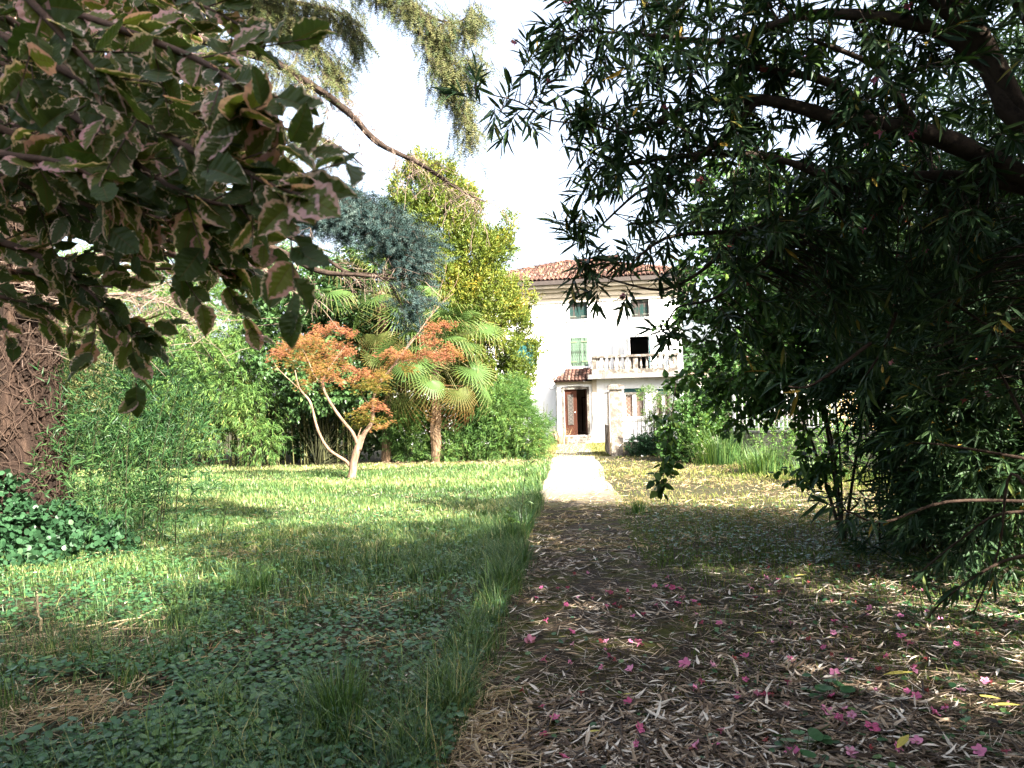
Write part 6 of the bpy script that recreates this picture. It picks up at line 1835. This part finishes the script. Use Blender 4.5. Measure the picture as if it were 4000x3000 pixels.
# fallen yellow leaves, each one a thing
YL = strip_leaf([(0, .02), (.3, .10), (.6, .11), (1, .01)], .15, .08)
ym = single(YL, M['yellow_leaf'], 'yellow_leaf')
for px__, py__, ln_, an, lab in ((3510, 2670, .17, .05, 'long yellow-green leaf lying among blossoms at the right'), (3530, 2960, .16, .8, 'curved pale leaf at the bottom right'), (3860, 2770, .11, -.6, 'short yellow-green leaf at the far right'), (3930, 2800, .13, -.2, 'ochre leaf beside a blossom at the right edge'), (2320, 2890, .08, .1, 'small yellow leaf on the dark litter at the bottom centre'), (2200, 2510, .06, .2, 'tiny yellow leaf lying on the middle of the path'), (2970, 2495, .09, 0, 'slim yellow leaf at the right border of the path'), (3830, 2350, .10, -1.0, 'ochre leaf under the dark thicket'), (3130, 2265, .11, .1, 'pale green leaf on the shaded grass right of the path'), (2460, 2740, .07, .0, 'greenish leaf beside a deep pink blossom')):
    gx, gy = G(px__, py__)
    o = link_obj('yellow_leaf', ym, None, (gx - ln_ * .5 * cos(an), gy - ln_ * .5 * sin(an), float(gz(gx, gy)) + .04), (0.1, -.12, an), ln_)
    tag(o, lab, 'leaf', 'fallen yellow leaves')
# fallen pink blossoms: positions read from the picture's ground
FP = [(2020,2242,0),(2110,2310,0),(2090,2350,0),(2180,2312,0),(2215,2310,0),(2300,2250,0),(2240,2255,2),(2210,2378,0),(2255,2350,1),(2320,2352,1),(2370,2325,0),(2385,2330,0),(2450,2325,1),(2460,2355,2),(2375,2385,1),(2405,2375,0),(2420,2390,2),(2560,2305,0),(2605,2305,0),(2630,2310,0),(2650,2315,0),(2605,2268,0),(2570,2380,0),(2600,2372,1),(2670,2350,0),(2705,2365,0),(2730,2380,2),(2640,2372,0),(2520,2415,0),(2470,2425,1),(2720,2415,1),(2740,2450,0),(2815,2455,0),(2130,2440,0),(2230,2485,0),(2070,2520,3),(2130,2595,0),(2345,2525,2),(2365,2525,0),(2460,2525,0),(2500,2532,3),(2240,2535,0),(2370,2558,1),(2380,2582,0),(2405,2600,2),(2355,2630,1),(2460,2635,0),(2225,2610,1),(2670,2615,3),(2790,2618,3),(2910,2585,0),(2870,2595,2),(2740,2685,0),(2715,2710,1),(2275,2730,2),(2450,2765,3),(2115,2785,0),(2170,2830,0),(2125,2900,3),(2205,2985,3),(2480,2935,1),(2710,2945,3),(2795,2940,0),(2810,2880,0),(2500,2870,0),(2880,2730,0),(2880,2750,1),(2960,2740,0),(2990,2745,0),(2035,2720,2),
      (2990,2275,0),(3035,2285,0),(2925,2315,0),(2940,2330,0),(3010,2318,0),(3045,2343,0),(2950,2370,2),(3045,2412,1),(3090,2392,1),(2910,2680,0),(3090,2455,0),(3155,2287,2),(3070,2235,2),(3000,2230,2),(3160,2215,2),(3300,2350,2),(3340,2360,2),(3345,2388,2),(3245,2380,1),(3255,2463,0),(3310,2487,0),(3260,2505,0),(3400,2412,0),(3510,2440,0),(3480,2380,2),(3540,2335,2),(3570,2315,2),(3605,2320,1),(3620,2418,1),(3680,2458,0),(3520,2520,0),(3555,2545,0),(3740,2565,0),(3465,2590,0),(3320,2605,0),(3220,2560,0),(3245,2590,2),(3260,2665,3),(3090,2610,0),(3080,2700,0),(3020,2745,2),(3570,2640,0),(3575,2655,0),(3435,2640,2),(3845,2700,0),(3865,2705,2),(3930,2480,2),(3965,2455,1),(3830,2415,2),(3810,2530,2),(3545,2745,0),(3585,2770,0),(3620,2750,2),(3420,2735,1),(3245,2760,0),(3075,2785,0),(3230,2815,3),(3300,2810,0),(3280,2840,0),(3325,2835,0),(3310,2865,1),(3410,2890,3),(3650,2840,0),(3690,2825,0),(3700,2815,2),(3930,2790,1),(3095,2965,3),(3325,2975,3),(3580,2955,0),(3510,2975,0),(3820,2990,0),(3930,2990,0),(3390,2965,2),(3000,2920,2),(3620,2610,2),(3160,2525,2),(3385,2440,1),(3020,2530,1),(3750,2740,0),
      (1855,2665,1),(1305,2820,0),(1780,2610,2),(2930,2400,2),(2660,2440,2),(3420,2270,2),(3170,2225,0),(3350,2230,2)]
fm2 = [single(FLOWER, M['blossom'], 'fallen_blossom'), single(FLOWER2, M['blossom'], 'fallen_blossom'), single(FLOWER2, M['blossom_faded'], 'fallen_blossom'), single(FLOWER, M['blossom'], 'fallen_blossom')]
rr_ = random.Random(5)
sets = {}
for i, (px__, py__, kd) in enumerate(FP):
    gx, gy = G(px__ + rr_.uniform(-6, 6), py__)
    sc = (.064 if kd == 3 else .050 if kd == 0 else .038) * rr_.uniform(.75, 1.25)
    o = link_obj('fallen_blossom', fm2[kd], None, (gx, gy, float(gz(gx, gy)) + .034), (rr_.uniform(-.9, .9) + (.5 if kd == 3 else 0), rr_.uniform(-.7, .7), rr_.uniform(0, 6.28)), sc)
    side = 'on grassy ground' if gx > float(xr(gy)) + .35 else ('in grass left of the path' if gx < float(xl(gy)) - .05 else 'on the path')
    far = 'along the bottom edge' if py__ > 2880 else ('in the near foreground' if py__ > 2650 else ('in the middle foreground' if py__ > 2450 else 'farthest off'))
    nm = {0: 'pink blossom', 1: 'small pink blossom', 2: 'faded red blossom', 3: 'large open pink blossom'}[kd]
    sets.setdefault((nm, side, far), []).append((px__, o))
ORD = 'first second third fourth fifth sixth seventh eighth ninth tenth eleventh twelfth thirteenth fourteenth fifteenth sixteenth seventeenth eighteenth nineteenth twentieth twenty-first twenty-second twenty-third twenty-fourth twenty-fifth twenty-sixth'.split()
for (nm, side, far), L_ in sets.items():
    L_.sort(key=lambda q: q[0])
    for k, (_, o) in enumerate(L_):
        if len(L_) == 1: lab = f'only {nm} lying {side} {far}'
        else:
            od = 'leftmost' if k == 0 else ('rightmost' if k == len(L_) - 1 else ORD[min(k, 25)] + ' from left')
            lab = f'{od} of the {nm}s {side} {far}'
        tag(o, lab, 'flower', 'fallen pink oleander blossoms')
